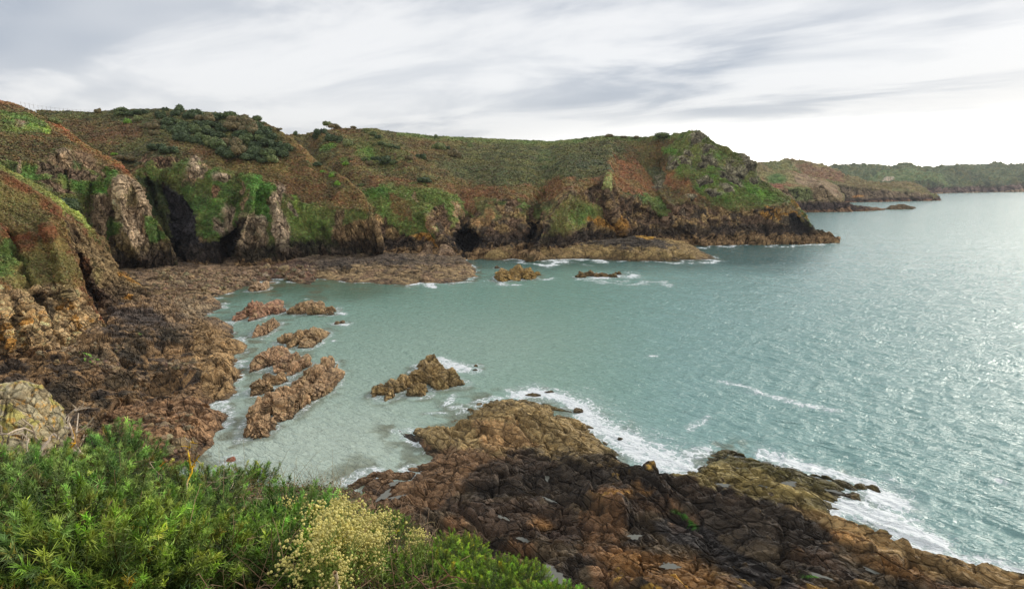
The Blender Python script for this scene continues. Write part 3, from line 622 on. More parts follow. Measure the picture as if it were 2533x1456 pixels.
def paB(px, py, P, N, ct):
    p = Paint(px, py, P, C(100, 100, 62), 3, 16, 63); p.w(ss(0, .6, fbm(P / 40, 3, 5)) * .7, C(112, 84, 62)); p.ell(*c4((430, 350))[0], 24, 12, C(66, 98, 44)); p.ell(*c4((470, 420))[0], 40, 8, C(112, 76, 56), 0)
    p.poly(c4((560, 300), (700, 330), (930, 400), (1000, 540), (850, 480), (600, 370)), C(118, 104, 86), 3, .9)
    dct = py - ct + 3 * p.g; r = ss(-2, 4, dct); p.w(r * .8, C(116, 104, 80)); p.poly(c4((500, 410), (700, 420), (750, 530), (600, 545)), C(96, 110, 62), 3, .9); z = P[:, 2] + p.g; p.w(ss(14, 10, z), C(66, 56, 54)); p.w(ss(4, 2, z), C(116, 92, 68)); return p.c, np.maximum(r, .3)
far('second_headland', [bB, cB, sB], *[c4((-300, 0))[0][0], c4((1359, 0))[0][0]], 620, (110, 60), paB, 12, 2.6, 121, 1.6, 5)
sC = c4((850, 262, 1900), (1000, 262, 1900), (1090, 255, 1900), (1160, 268, 1900), (1250, 255, 1900), (1350, 245, 1900), (1450, 250, 1950), (1560, 238, 2000), (1640, 252, 2000), (1740, 255, 2000), (1840, 236, 2050), (2000, 230, 2100), (2120, 240, 2100), (2240, 235, 2150), (2420, 228, 2200), (2600, 228, 2250), (3000, 240, 2300), (3800, 260, 2400), (4600, 300, 2500))
bC = zrow(c4((850, 500), (1740, 479), (1900, 473), (2200, 466), (2533, 461), (3000, 455), (4600, 440)))
cC = [(x, y - 16, Y + 20) for x, y, Y in bC]
def paC(px, py, P, N, ct):
    p = Paint(px, py, P, C(70, 88, 60), 3, 80, 73); p.w(ss(0, .6, fbm(P / 130, 3, 5)) * .8, C(54, 70, 50)); p.poly(c4((1220, 370), (1340, 300), (1560, 280), (1800, 340), (1900, 420), (1450, 390)), C(80, 104, 66), 2, .9)
    r = ss(-1, 4, py - ct + 2 * p.g); p.w(r, C(96, 80, 74)); p.ell(*c4((1360, 378))[0], 16, 3, C(150, 144, 134), 0); p.w(ss(8, 4, P[:, 2]), C(84, 72, 66)); p.w(ss(3, 1, P[:, 2]), C(130, 112, 90)); return p.c, r
LC = far('far_coast', [bC, cC, sC], *[c4((850, 0))[0][0], c4((4600, 0))[0][0]], 900, (30, 90), paC, 40, 6.0, 131, 9.0, 22)
# ================================================================ rocky shores as height fields
def plan(pts): return [tuple(at_z(x, y, 0.0)[:2]) for x, y, *_ in pts]
def rbf(cp):
    P = np.array([at_z(x, y, z) for x, y, z in cp]); X = P[:, :2]; Z = P[:, 2]
    sc = 20.0
    D = np.linalg.norm(X[:, None] - X[None], axis=2) / sc
    A = D + np.eye(len(X)) * 0.0; n = len(X)
    M = np.block([[A, np.ones((n, 1))], [np.ones((1, n)), np.zeros((1, 1))]])
    w_ = np.linalg.solve(M + np.eye(n + 1) * 1e-6, np.append(Z, 0))
    def f(x, y):
        r = np.full(x.shape, w_[-1])
        for i in range(n): r = r + w_[i] * np.hypot(x - X[i, 0], y - X[i, 1]) / sc
        return r
    return f
REEF = {}; SHORES = []; POOLS = []     # plan polygons, for the foam
def strata(P, ang, L, seed):
    q = (P[:, 0] * math.cos(ang) + P[:, 1] * math.sin(ang)) / L + 1.1 * fbm(P / (L * 4), 3, seed) + .35 * fbm(P / (L * .9), 2, seed + 1)
    i = np.floor(q); f = q - i; a = hf(i.astype(np.int64), i.astype(np.int64) * 0, i.astype(np.int64) * 0, seed)
    return (np.minimum(f / .82, (1 - f) / .18) - .5) * (.4 + a)
def reef(name, polys, cp, box, n, paint, size, amp, seed, R=None, an=(1, 1, 1), edge=1.5, mat=None, holes=(), rows_pow=1.0, lateral=0.3, kind='structure', strike=0.9, dome=(0, 0), pools=()):
    x0, x1, y0, y1 = box
    px = np.linspace(x0, x1, n[0]); t = np.linspace(0, 1, n[1]) ** rows_pow
    py = y1 + (y0 - y1) * t
    PX, PY = np.meshgrid(px, py); G = at_z(PX.ravel(), PY.ravel(), 0.0)
    x, y = G[:, 0], G[:, 1]
    sd_ = np.full(x.shape, -1e9)
    for pl in polys:
        pp = plan(pl); SHORES.append(pp)
        d, i = pdist(x, y, pp); sd_ = np.maximum(sd_, np.where(i, d, -d))
    sd_ = sd_ + 0.6 * edge * fbm(np.stack([x, y, x * 0], 1) / (edge * 2.5), 4, seed + 7)
    rb_ = rbf(cp); z = rb_(x, y); flat = np.zeros(x.shape); lvl = np.zeros(x.shape)
    for qx, qy, ra, rb2, an_ in pools:
        if ra < .75: continue
        zl = 1.0
        for _ in range(25):
            c_ = at_z(qx, qy, zl); zl = .5 * zl + .5 * float(max(.35, rb_(np.array([c_[0]]), np.array([c_[1]]))[0]))
        X_ = x - c_[0]; Y_ = y - c_[1]; ca_, sa_ = math.cos(an_), math.sin(an_)
        ra, rb2 = ra * .85, rb2 * .85; rr_ = np.hypot((X_ * ca_ + Y_ * sa_) / ra, (-X_ * sa_ + Y_ * ca_) / rb2) + .6 * fbm(np.stack([x, y, x * 0], 1) / .8, 3, seed + 31)
        m_ = ss(1.5, .9, rr_); flat = np.maximum(flat, m_); lvl = np.where(m_ > 0, zl, lvl); POOLS.append((c_[0], c_[1], zl - .2, ra * .95, rb2 * .95, an_))
    z = np.maximum(z, 0.25) * ss(-0.2 * edge, 1.3 * edge, sd_) + np.where(sd_ < 0, np.maximum(sd_ * 0.8, -3.0), 0.0)
    for hx, hy, hr, hd in holes:
        c = at_z(hx, hy, 0.5); z = z - hd * np.exp(-((x - c[0]) ** 2 + (y - c[1]) ** 2) / hr ** 2)
    P = np.stack([x, y, z], 1).astype(F32)
    Q = P.copy(); Q[:, 2] *= 1.0
    h1, k1, r1 = facets(Q, size, seed, an, R); h2, k2, r2 = facets(Q, size * .42, seed + 50, an, R); h3, k3, r3 = facets(Q, size * .17, seed + 90, an, R)
    h4, k4, r4 = facets(Q, size * .075, seed + 130, an, R)
    e = ss(-edge, edge * 2, sd_) * (0.55 + 0.45 * ss(0, 3, z)) + 0.12
    st = strata(P, strike, size * .9, seed + 11); st2 = strata(P, strike + .35, size * .33, seed + 13)
    dz = amp * (.6 * h1 - .5 * (1 - k1)) + amp * .28 * (h2 - .9 * (1 - k2)) + amp * .1 * (h3 - .9 * (1 - k3)) + amp * .03 * (h4 - (1 - k4)) + amp * .7 * fbm(P / (size * 2.2), 4, seed + 3) + amp * (.85 * st + .3 * st2) * (1 if not dome[0] else .45)
    k5 = np.ones(len(P), F32); r5 = k5 * .5
    if dome[0]:
        D1, k5, r5 = domes(P * np.array([1, 1, .0], F32), dome[0], seed + 201); D2, k6, r6 = domes(P * np.array([1, 1, .0], F32), dome[0] * .42, seed + 203); dz = dz * .7 + dome[1] * (D1 - .45) + dome[1] * .35 * (D2 - .4)
    e = e * (1 - flat)
    P[:, 2] = P[:, 2] * (1 - flat) + (lvl - .42) * flat
    P[:, 2] += dz * e
    lx = amp * lateral * (h2 * .7 + h3 * .4); P[:, 0] += lx * e; P[:, 1] += amp * lateral * (h1 * .5 - h3 * .4) * e
    # place in the photograph's terms for the paint: project every vertex
    cp_, sp_ = math.cos(PITCH), math.sin(PITCH)
    f_ = P[:, 1] * cp_ - (P[:, 2] - CAM_Z) * sp_; u_ = P[:, 1] * sp_ + (P[:, 2] - CAM_Z) * cp_
    ix = CX + FPX * P[:, 0] / np.maximum(f_, 1); iy = CY - FPX * u_ / np.maximum(f_, 1)
    col = paint(ix.astype(float), iy.astype(float), P, sd_)
    shade = 1 + (r1 - .5) * .25 + (r2 - .5) * .26 + (r3 - .5) * .12 - 0.12 * (1 - k3) - .3 * (1 - k2) - .35 * (1 - k1) - .3 * (1 - k5) + (r5 - .5) * .2
    col = col * (1.28 * shade * (1 - .45 * flat))[:, None] * np.array([.96, 1.02, 1.0], F32)
    wet = ss(0.9, 0.1, P[:, 2] + 0.3 * fbm(P / 1.5, 2, 9)); col = col * (1 - 0.45 * wet[:, None])
    REEF[name] = (P, ix, iy)
    keep = P[:, 2].reshape(PX.shape) > -2.4
    Fq = grid_faces(*PX.shape); kf = keep.ravel()[Fq].any(1) 
    Fq = Fq[kf]; used = np.unique(Fq); mp = np.full(len(P), -1); mp[used] = np.arange(len(used))
    o = mesh_np(name, P[used], mp[Fq], mat or M_near, col[used])
    return tag(o, kind=kind)
RB = C(138, 98, 76); BK = C(46, 38, 34); TN = C(150, 124, 84); RED = C(130, 98, 70); OL = C(100, 84, 46); WD = C(84, 66, 50)
# --- big foreground platform
polyF = [(850, 1195), (920, 1160), (990, 1165), (1085, 1132), (1030, 1100), (975, 1066), (1010, 1058), (1100, 1046), (1137, 1033), (1137, 1003), (1180, 992), (1262, 985), (1340, 995), (1400, 1015), (1440, 1038), (1475, 1052), (1485, 1078), (1515, 1098), (1550, 1150), (1600, 1180), (1680, 1172), (1735, 1140), (1736, 1126), (1790, 1114), (1850, 1122), (1960, 1152), (2060, 1186), (2125, 1200), (2130, 1222), (2110, 1240), (2070, 1262), (2010, 1268), (2150, 1318), (2300, 1368), (2532, 1435), (2900, 1540), (2900, 2600), (400, 2600), (600, 1350)]
cpF = [(x, y, 0.0) for x, y in polyF[:31]] + [(1200, 1010, 1.6), (1300, 1015, 2.8), (1380, 1045, 2.8), (1280, 1055, 3.0), (1350, 1095, 1.8), (1440, 1090, 1.4), (1250, 1105, 1.0), (1040, 1082, 1.2), (1100, 1070, 1.8), (1180, 1068, 1.6), (1140, 1115, 1.8), (1200, 1125, 2.0),
    (1100, 1160, 1.5), (1000, 1185, 1.2), (930, 1185, 1.4), (950, 1225, .9), (1490, 1140, 2.6), (1600, 1150, 3.8), (1700, 1175, 4.2), (1800, 1205, 4.0), (1900, 1235, 3.8), (1960, 1262, 3.6), (2030, 1292, 3.2), (2120, 1330, 3.0), (2100, 1300, 1.6), (2200, 1340, 1.6), (2400, 1405, 1.6), (2532, 1450, 1.6),
    (1750, 1160, .8), (1850, 1150, .7), (1900, 1190, 1.1), (2000, 1205, 1.0), (2080, 1215, .7), (1980, 1230, 1.2),
    (1530, 1225, 6.2), (1590, 1205, 5.6), (1480, 1285, 3.8), (1590, 1290, 3.4), (1660, 1290, 3.0), (1420, 1200, 3.2), (1300, 1180, 3.0), (1200, 1200, 2.6), (1100, 1230, 2.4), (1300, 1265, 2.6), (1250, 1300, 3.4), (1350, 1330, 3.4), (1450, 1350, 3.8), (1600, 1370, 4.8), (1800, 1380, 4.8), (1700, 1330, 3.4), (1900, 1350, 4.2), (2000, 1400, 4.6), (2200, 1420, 3.8), (1500, 1440, 5), (1330, 1400, 4.4), (1800, 1456, 6), (2400, 1470, 2.6), (1200, 1500, 5), (1600, 1700, 8), (2200, 1650, 7), (2900, 1800, 4), (1000, 1300, 4), (1000, 1500, 7)]
PLS = [(*c6((345, 905))[0], 1.6, .7, 1.2), (*c6((415, 915))[0], 1.2, .4, .5), (*c6((400, 835))[0], 1.0, .5, .9), (*c6((222, 860))[0], .5, .3, 0), (*c6((545, 958))[0], .5, .35, 0), (*c6((570, 1045))[0], .4, .25, -1), (*c6((515, 1032))[0], .5, .3, 0), (*c6((1045, 1045))[0], 1.5, .35, -.9), (*c6((1160, 1165))[0], 1.1, .5, -.7), (*c6((1287, 805))[0], .8, .4, 1.5), (*c6((1300, 930))[0], 1.1, .25, -.7), (*c6((1312, 1003))[0], .7, .35, -.5),
    (*c6((1350, 1050))[0], .5, .2, -.9), (*c6((1492, 1188))[0], .7, .35, -.8), (*c6((1558, 1235))[0], .6, .3, -.7), (*c6((1795, 1142))[0], .8, .5, .2), (*c6((1890, 1165))[0], .5, .2, .2), (*c6((1310, 1365))[0], 1.7, 1.3, -.6), (*c6((1990, 1305))[0], .9, .4, .1), (*c6((705, 888))[0], .4, .3, 0), (*c7((618, 548))[0], 1.3, .6, -.3), (*c7((608, 630))[0], 1.2, .7, -.4), (*c7((800, 755))[0], 1.5, .5, -.7), (*c7((945, 725))[0], 1.2, .8, .3), (*c7((1120, 688))[0], 1.6, .6, -.5), (*c7((875, 622))[0], 1.1, .4, -.2),
    (*c7((1240, 775))[0], 1.4, .4, -.4), (*c7((770, 578))[0], 1.3, .3, -.3), (*c7((500, 733))[0], .9, .5, -.3), (*c7((425, 685))[0], .6, .5, 0), (*c7((140, 1290))[0], 1.0, .45, 0), (*c7((1540, 1325))[0], 1.4, .3, -.7), (*c7((1150, 1345))[0], 1.2, .3, -.4), (*c7((1015, 1052))[0], .4, .3, 0), (*c7((250, 1075))[0], .8, .2, .2)]
def paintF(px, py, P, sd_):
    p = Paint(px, py, P, C(88, 72, 54), 16, 3.0, 303)
    a = fbm(P / 5, 4, 311); p.w(ss(.0, .5, a) * .8, C(128, 92, 62)); p.w(ss(.05, .5, fbm(P / 3.4, 4, 312)) * .7, BK)
    p.poly([(960, 1040), (1130, 960), (1300, 950), (1460, 1020), (1560, 1140), (1420, 1150), (1290, 1130), (1200, 1110), (1090, 1130)], TN, 10)
    p.poly([(840, 1170), (1000, 1140), (1100, 1110), (1300, 1115), (1320, 1140), (1180, 1200), (1050, 1260), (900, 1250)], RED, 12, .9); p.poly([(1180, 1040), (1290, 1050), (1330, 1110), (1180, 1100)], C(156, 116, 78), 8, .6)
    p.poly([(1250, 1120), (1500, 1125), (1560, 1140), (1700, 1160), (1980, 1255), (2090, 1330), (2000, 1360), (1800, 1320), (1650, 1240), (1500, 1200), (1350, 1220), (1180, 1230), (1130, 1200)], C(58, 48, 40), 12, .85)
    p.poly([(1080, 1250), (1300, 1230), (1500, 1300), (1400, 1340), (1200, 1320)], C(70, 52, 42), 12, .7); p.poly([(1600, 1290), (1720, 1290), (1950, 1420), (2000, 1480), (1850, 1440)], C(48, 44, 44), 10, .85)
    p.poly([(1660, 1160), (1735, 1105), (1850, 1110), (2190, 1200), (2130, 1250), (2060, 1275), (1960, 1240), (1800, 1200)], C(142, 122, 76), 8, .95)
    m = p.poly([(1720, 1115), (1860, 1115), (2190, 1200), (2140, 1240), (2040, 1215), (1880, 1170), (1760, 1140)], C(84, 76, 42), 6, .8)
    p.poly([(1960, 1250), (2080, 1270), (2300, 1350), (2700, 1480), (2700, 1520), (2350, 1440), (2100, 1340)], C(152, 122, 82), 9, .95); p.line([(2080, 1262), (2300, 1350), (2532, 1424), (2700, 1480)], 6, C(92, 82, 50), .9)
    e = ss(2.6, .8, sd_ + p.g) * ss(2.0, .6, P[:, 2]) * (px > 1130) * (py < 1300); p.w(e * .85, C(92, 80, 46))
    for q in ((1530, 1215, 30, 12), (1590, 1205, 30, 10), (1700, 1420, 110, 34), (2080, 1330, 60, 16), (1560, 1385, 60, 30), (1340, 1290, 30, 14), (2200, 1400, 90, 20)): p.ell(*q, C(152, 108, 62), 15, .7, .6)
    p.w((ss(.25, .5, fbm(P / 1.3, 3, 331)) * ss(4.6, 6, P[:, 2]))[:] * .8, C(168, 128, 56))
    p.ell(1700, 1287, 28, 5, C(74, 128, 40), 25); p.ell(2005, 1420, 22, 3, C(90, 140, 50), 10)
    return p.c
reef('foreshore_platform', [polyF], cpF, (560, 2800, 955, 1760), (1250, 760), paintF, 4.6, 1.15, 401, rotm(0.35, 0.25, -0.6), (1.9, .8, .8), 1.2, rows_pow=1.0, strike=.75, pools=PLS)
# --- reef under the near bluff
outS = c5((1230, 130), (1500, 140), (1560, 175), (1635, 235), (1560, 270), (1490, 305), (1590, 318), (1650, 360), (1700, 440), (1770, 458), (1800, 500), (1720, 590), (1740, 640), (1745, 690), (1735, 760), (1720, 800), (1700, 870), (1620, 910), (1560, 930), (1545, 965), (1600, 965), (1670, 1020), (1640, 1110), (1540, 1140), (1515, 1180), (1520, 1230), (1440, 1310), (1380, 1380), (1200, 1480), (600, 1700), (-1200, 2600), (-1200, 300), (600, 200), (1000, 30))
cpS = [(x, y, 0.0) for x, y in outS[:28]] + c5((1500, 360, 2.5), (1450, 430, 2), (1720, 480, 1.5), (1600, 520, 2.2), (1600, 640, 3), (1560, 720, 3), (1640, 760, 2), (1500, 850, 1.5), (1400, 900, 3), (1450, 960, 3), (1600, 1040, 2), (1400, 1080, 2.5), (1420, 1200, 2.6), (1200, 1160, 3), (1120, 1200, 2), (1250, 905, -.9), (1150, 915, -.9), (1200, 650, 1), (1000, 740, 1), (980, 480, 4.8), (1230, 460, 4), (900, 700, 5.2), (1010, 600, 2), (1280, 720, 3), (800, 560, 5), (600, 650, 6), (500, 800, 6.5), (700, 850, 4.5), (740, 900, 1.8), (1000, 900, 3), (850, 1000, 2.5), (1000, 1000, 2.5), (600, 930, 5), (350, 900, 6), (400, 1050, 4), (700, 1150, 3), (1000, 1230, 2.4), (900, 400, 6), (1100, 300, 5), (1300, 230, 3), (1000, 150, 5), (1500, 210, 1.6), (1200, 380, 4), (300, 700, 6), (150, 600, 6), (0, 300, 3), (400, 250, 3), (-600, 600, 5), (300, 450, 4.5), (600, 400, 5), (-300, 900, 7), (-300, 1500, 9), (400, 1500, 3), (900, 1400, 1.5), (1370, 440, .2), (1370, 330, .5))
def paintS(px, py, P, sd_):
    p = Paint(px, py, P, C(136, 104, 70), 12, 3.0, 503)
    p.w(ss(.0, .5, fbm(P / 4, 4, 511)) * .8, C(112, 84, 58)); p.w(ss(.1, .4, fbm(P / 3, 4, 512)) * .85, BK)
    far_ = ss(860, 800, py); p.w(far_ * .5, C(128, 104, 80))
    for q in ((950, 540, 120, 110), (1230, 430, 110, 60), (1130, 690, 100, 30), (860, 760, 120, 90), (640, 570, 180, 90), (460, 880, 160, 130), (1440, 700, 50, 40), (730, 900, 60, 60), (620, 1090, 140, 40), (1290, 480, 60, 20)):
        x, y = c5(q[:2])[0]; p.ell(x, y, q[2] * .34, q[3] * .34, C(58, 48, 34), 10, .85)
    p.poly(c5((330, 380), (750, 400), (800, 560), (420, 560)), C(150, 118, 84), 6, .7); p.poly(c5((700, 200), (1100, 240), (1250, 380), (900, 380)), C(64, 54, 50), 6, .85); p.poly(c5((640, 200), (760, 330), (960, 420), (800, 450), (640, 330)), BK, 4, .8)
    p.poly(c5((1220, 150), (1640, 230), (1500, 310), (1350, 300)), C(148, 124, 96), 4, .85); p.poly(c5((1400, 300), (1800, 480), (1720, 900), (1480, 880), (1380, 560)), C(150, 118, 80), 6, .85)
    p.poly(c5((850, 900), (1500, 900), (1660, 1000), (1500, 1260), (1100, 1300), (700, 1150)), C(142, 106, 76), 8, .75)
    p.line(c5((590, 565), (630, 600), (690, 630)), 2, C(110, 150, 50)); p.ell(*c5((1000, 430))[0], 6, 3, C(110, 150, 50))
    p.w(ss(12, 17, P[:, 2] + 2 * p.g), C(150, 124, 90))
    return p.c
reef('left_reef', [outS], cpS, (-420, 640, 700, 1330), (900, 760), paintS, 6.0, 1.5, 521, rotm(0.5, -0.1, 0.7), (1.3, .8, 1), 1.3, rows_pow=1.25, dome=(9.0, 2.6))
# --- far beach and shelf below the bay cliff
outB = [(1177, 665), (1180, 684), (1150, 697), (1094, 701), (1040, 700), (999, 706), (960, 703), (914, 699), (870, 700), (822, 693), (790, 690), (775, 697), (764, 702), (737, 702), (700, 691), (680, 700), (650, 703), (600, 712), (560, 728), (540, 745), (510, 765), (300, 790), (200, 700), (280, 655), (560, 652), (900, 636), (1000, 628), (1130, 630), (1150, 645)]
cpB = [(x, y, 0.0) for x, y in outB[:21]] + [(900, 668, 2.6), (1100, 668, 2.4), (1000, 650, 3.6), (820, 660, 4), (1040, 685, 2), (730, 668, 3.5), (600, 680, 1.6), (500, 690, 1.3), (430, 700, 1.6), (400, 680, 2.4), (470, 720, 2.5), (640, 665, 2.6), (1140, 655, 2.5), (350, 700, 3.5), (300, 680, 4)]
def paintB(px, py, P, sd_):
    p = Paint(px, py, P, C(142, 116, 84), 6, 4.0, 603); p.w(ss(.0, .5, fbm(P / 5, 4, 611)) * .7, C(120, 92, 72)); p.w(ss(.25, .5, fbm(P / 3, 4, 612)) * .6, C(70, 58, 48))
    p.poly([(300, 640), (640, 640), (640, 700), (540, 720), (350, 700)], C(140, 112, 90), 5, .7); p.w(ss(3.0, 4.5, P[:, 2] + p.g) * .7, C(66, 56, 50)); p.poly([(640, 640), (780, 650), (780, 690), (640, 700)], C(122, 88, 72), 5, .7); p.poly([(640, 660), (1180, 600), (1180, 652), (900, 655), (760, 668)], C(70, 60, 54), 5, .6)
    return p.c
reef('beach', [outB], cpB, (180, 1200, 622, 790), (900, 520), paintB, 6.0, .9, 621, rotm(0.2, 0.4, 0.2), (1.8, 1, 1), 2.0, rows_pow=1.35, mat=M_rock, dome=(9, 1.8))
# --- ledges below the headland
outH = c3((180, 1055), (260, 1075), (360, 1066), (530, 1060), (620, 1056), (830, 1070), (1100, 1076), (1300, 1070), (1450, 1066), (1578, 1056), (1500, 1020), (1400, 985), (1300, 940), (1000, 900), (600, 900), (180, 960))
outH2 = c2((1670, 1158), (1800, 1168), (1900, 1160), (2000, 1130), (2045, 1100), (2000, 1040), (1700, 1040))
cpH = [(x, y, 0.0) for x, y in outH[:11]] + [(x, y, 0) for x, y in outH2[:5]] + c3((300, 1000, 5), (260, 960, 6), (450, 1045, 2), (600, 1010, 3.5), (520, 980, 5), (900, 1000, 5), (1050, 905, 9), (950, 935, 8), (1150, 960, 7), (1200, 1010, 5), (1400, 1025, 3), (1520, 1040, 1.4), (750, 980, 5), (1280, 980, 5)) + c2((1850, 1100, 4), (1750, 1120, 3), (1900, 1060, 6))
def paintH(px, py, P, sd_):
    p = Paint(px, py, P, C(138, 112, 72), 5, 4.0, 703); p.w(ss(.0, .5, fbm(P / 5, 4, 711)) * .6, C(114, 88, 58)); p.w(ss(5.0, 6.6, P[:, 2] + 1.3 * p.g) * .9, C(58, 50, 46)); p.ell(*c3((1060, 885))[0], 26, 9, OCH, 10, .9)
    p.w(ss(1.6, .6, P[:, 2]) * .6, C(92, 72, 50)); return p.c
reef('headland_ledge', [outH, outH2], cpH, (1160, 1800, 560, 660), (640, 420), paintH, 6.0, 1.1, 721, rotm(0.2, 0.2, 0.2), (1.8, 1, .8), 2.0, dome=(10, 1.6), mat=M_rock, rows_pow=1.0)
def cobbles():
    r = np.random.default_rng(77); v0, f0 = None, None
    bm = bmesh.new(); bmesh.ops.create_icosphere(bm, subdivisions=2, radius=1); v0 = np.array([v.co[:] for v in bm.verts], F32); f0 = np.array([[v.index for v in f.verts] for f in bm.faces]); bm.free()
    Vs, Fs, Cs, o = [], [], [], 0
    for nm, boxes in (('left_reef', [c5((700, 600), (860, 700)) + [49, .35], c5((1180, 620), (1420, 690)) + [77, .39], c5((980, 720), (1070, 830)) + [42, .32], c5((1180, 1180), (1440, 1300)) + [84, .32], c5((840, 480), (900, 560)) + [21, .32], c5((950, 1000), (1400, 1120)) + [49, .29], c5((1150, 120), (1500, 230)) + [42, .45], c5((1000, 30), (1300, 120)) + [42, .52], c5((300, 500), (700, 640)) + [35, .39]]), ('beach', [[(380, 668), (640, 716), 500, .6], [(640, 660), (780, 695), 90, .8]])):
        P, ix, iy = REEF[nm]; m0 = (P[:, 2] > .2)
        for p0, p1, n, s in boxes:
            m = np.nonzero(m0 & (ix > p0[0]) & (ix < p1[0]) & (iy > p0[1]) & (iy < p1[1]))[0]
            if not len(m): continue
            for i in r.choice(m, n):
                q = s * math.exp(r.normal() * .35) * np.array([1, r.uniform(.7, 1), r.uniform(.5, .8)]); v = np.sign(v0) * np.abs(v0) ** .7 * (1 + .2 * r.normal(size=(len(v0), 1)) * .6); a = r.uniform(0, 6.28); Rz = rotm(r.normal() * .4, r.normal() * .4, a)
                Vs.append((v * q) @ Rz.T + P[i] + np.array([0, 0, q[2] * .35])); Fs.append(f0 + o); o += len(v0); Cs.append(np.tile(C(144, 122, 92) * r.uniform(.5, 1.05) * (1 + .06 * r.normal(size=3)), (len(v0), 1)))
    tag(mesh_np('cobbles', np.concatenate(Vs), np.concatenate(Fs), M_near, np.concatenate(Cs)), 'loose tan cobbles and boulders strewn over the beach and reef hollows', 'cobbles', kind='stuff')
import bmesh
cobbles()
# ================================================================ loose sea rocks: joined, fractured lumps
import bmesh
_ico = {}
def ico(k):
    if k not in _ico:
        bm = bmesh.new(); bmesh.ops.create_icosphere(bm, subdivisions=k, radius=1)
        _ico[k] = (np.array([v.co[:] for v in bm.verts], F32), np.array([[v.index for v in f.verts] for f in bm.faces], np.int32)); bm.free()
    return _ico[k]
ROCKS = []
def lump(x0, x1, yt, yb, dr=.9, k=6, seed=0, sink=.8):
    """one boulder from the box it fills in the picture: depth from its width, height from what is left"""
    dr = dr * 1.35; xc = (x0 + x1) / 2; Pf = at_z(xc, yb, 0); Wd = at_z(x1, yb, 0)[0] - at_z(x0, yb, 0)[0]
    D = Wd * dr
    for _ in range(12):
        Yc = Pf[1] + D * .5; h = float(z_of(yt, Yc + D * .15))
        if h > Wd * .12: break
        D *= .8
    dr2 = D
    for _ in range(12):
        if h < Wd * .46: break
        D *= 1.12; Yc = Pf[1] + D * .5; h = float(z_of(yt, Yc + D * .15))
    h = max(h, .25)
    ROCKS.append((Pf[0] * Yc / Pf[1], Yc, Wd / 2, D / 2))
    V, Fc = ico(k)
    V = V.copy(); 
    sg = np.sign(V) * np.abs(V) ** np.array([.8, .8, .75], F32)
    V = sg / (np.linalg.norm(sg, axis=1)[:, None] ** .7)
    rl = np.random.default_rng(int(x0 * 7 + yb * 13))
    for _ in range(15):
        nn = rl.normal(size=3) * np.array([1, 1, .8]); nn[2] = abs(nn[2]) if rl.random() < .8 else nn[2]; nn = (nn / np.linalg.norm(nn)).astype(F32)
        sV = V @ nn - rl.uniform(.62, .9); V = V - nn * np.maximum(sV, 0)[:, None]
    V = V * 1.24
    V = V * np.array([Wd / 2 * 1.02, D / 2 * 1.05, (h + sink) * .98], F32)
    V[:, 2] -= sink * .6
    V += np.array([Pf[0] * Yc / Pf[1], Yc, 0], F32)
    return V, Fc, min(Wd, D * 1.5, h * 3)
def rock(name, boxes, label, cat='rock', col=None, dark_top=0.0, seed=0, amp=1.0, group=None, mat=None, foot=None):
    Vs, Fs = [], []; o = 0; sz = 9
    for b in boxes:
        V, Fc, s_ = lump(*b)
        if name == 'skerry': V[:, 2] = V[:, 2] * .7 - .05
        Vs.append(V); Fs.append(Fc + o); o += len(V); sz = min(max(s_, 1.2), sz) if s_ > 1 else sz
    V = np.concatenate(Vs); Fc = np.concatenate(Fs)
    ctr = V.mean(0); size = max(.5, max(np.ptp(V[:, 0]), np.ptp(V[:, 1])) * .2); size = min(size, 2.6)
    # outward direction of every lump
    N = np.concatenate([v - v.mean(0) for v in Vs]); N /= np.linalg.norm(N, axis=1)[:, None] + 1e-6
    Rm = rotm(.3 + seed, .4, seed * 1.7)
    h1, k1, r1 = facets(V, size, seed, (1, 1, 1.3), Rm); h2, k2, r2 = facets(V, size * .42, seed + 5, (1, 1, 1.3), Rm); h3, k3, r3 = facets(V, size * .18, seed + 9, (1, 1, 1.2), Rm)
    d = amp * size * (.2 * (h1 - .6 * (1 - k1)) + .12 * (h2 - .7 * (1 - k2)) + .06 * (h3 - .8 * (1 - k3)) + .13 * fbm(V / (size * 1.6), 3, seed) + .05 * ridged(V / (size * .4), 3, seed + 3))
    V = V + N * d[:, None]
    c = np.tile(col if col is not None else C(144, 114, 84), (len(V), 1)); g = fbm(V / 2, 4, seed + 40)[:, None]
    c = c * (1 + .22 * g); t = ss(.2, .5, fbm(V / 1.4, 3, seed + 41))[:, None] * .5; c = c * (1 - t) + C(150, 128, 92) * t
    if dark_top: t = (ss(-.1, .4, fbm(V / 2.2, 3, seed + 43)) * dark_top)[:, None]; c = c * (1 - t) + C(64, 54, 34) * t
    c = c * (1 + (r1 - .5) * .2 + (r2 - .5) * .28 - .4 * (1 - k2) - .2 * (1 - k3))[:, None]
    c = c * (1 - .5 * ss(.7, .1, V[:, 2] + .25 * g[:, 0]))[:, None]
    c = c * 1.25; loc = (float(ctr[0]), float(ctr[1]), 0.0)
    o = mesh_np(name, V, Fc, mat or M_near, c, loc=loc)
    return tag(o, label, cat, group)
def B9(*q): (a, b), (c, d) = c9((q[0], q[2]), (q[1], q[3])); return (a, c, b, d) + tuple(q[4:])
def B6(*q): (a, b), (c, d) = c6((q[0], q[2]), (q[1], q[3])); return (a, c, b, d) + tuple(q[4:])
def B10(*q): (a, b), (c, d) = c10((q[0], q[2]), (q[1], q[3])); return (a, c, b, d) + tuple(q[4:])
PK = C(142, 106, 82)
rock('sea_rock', [B9(130, 230, 180, 275, .6, 5), B9(205, 300, 115, 255, .7, 5), B9(270, 440, 125, 272, .6, 6), B9(400, 498, 160, 232, .6, 5)], 'lumpy pinkish brown rock in the water nearest the inner beach, four humps wide', col=PK, seed=1)
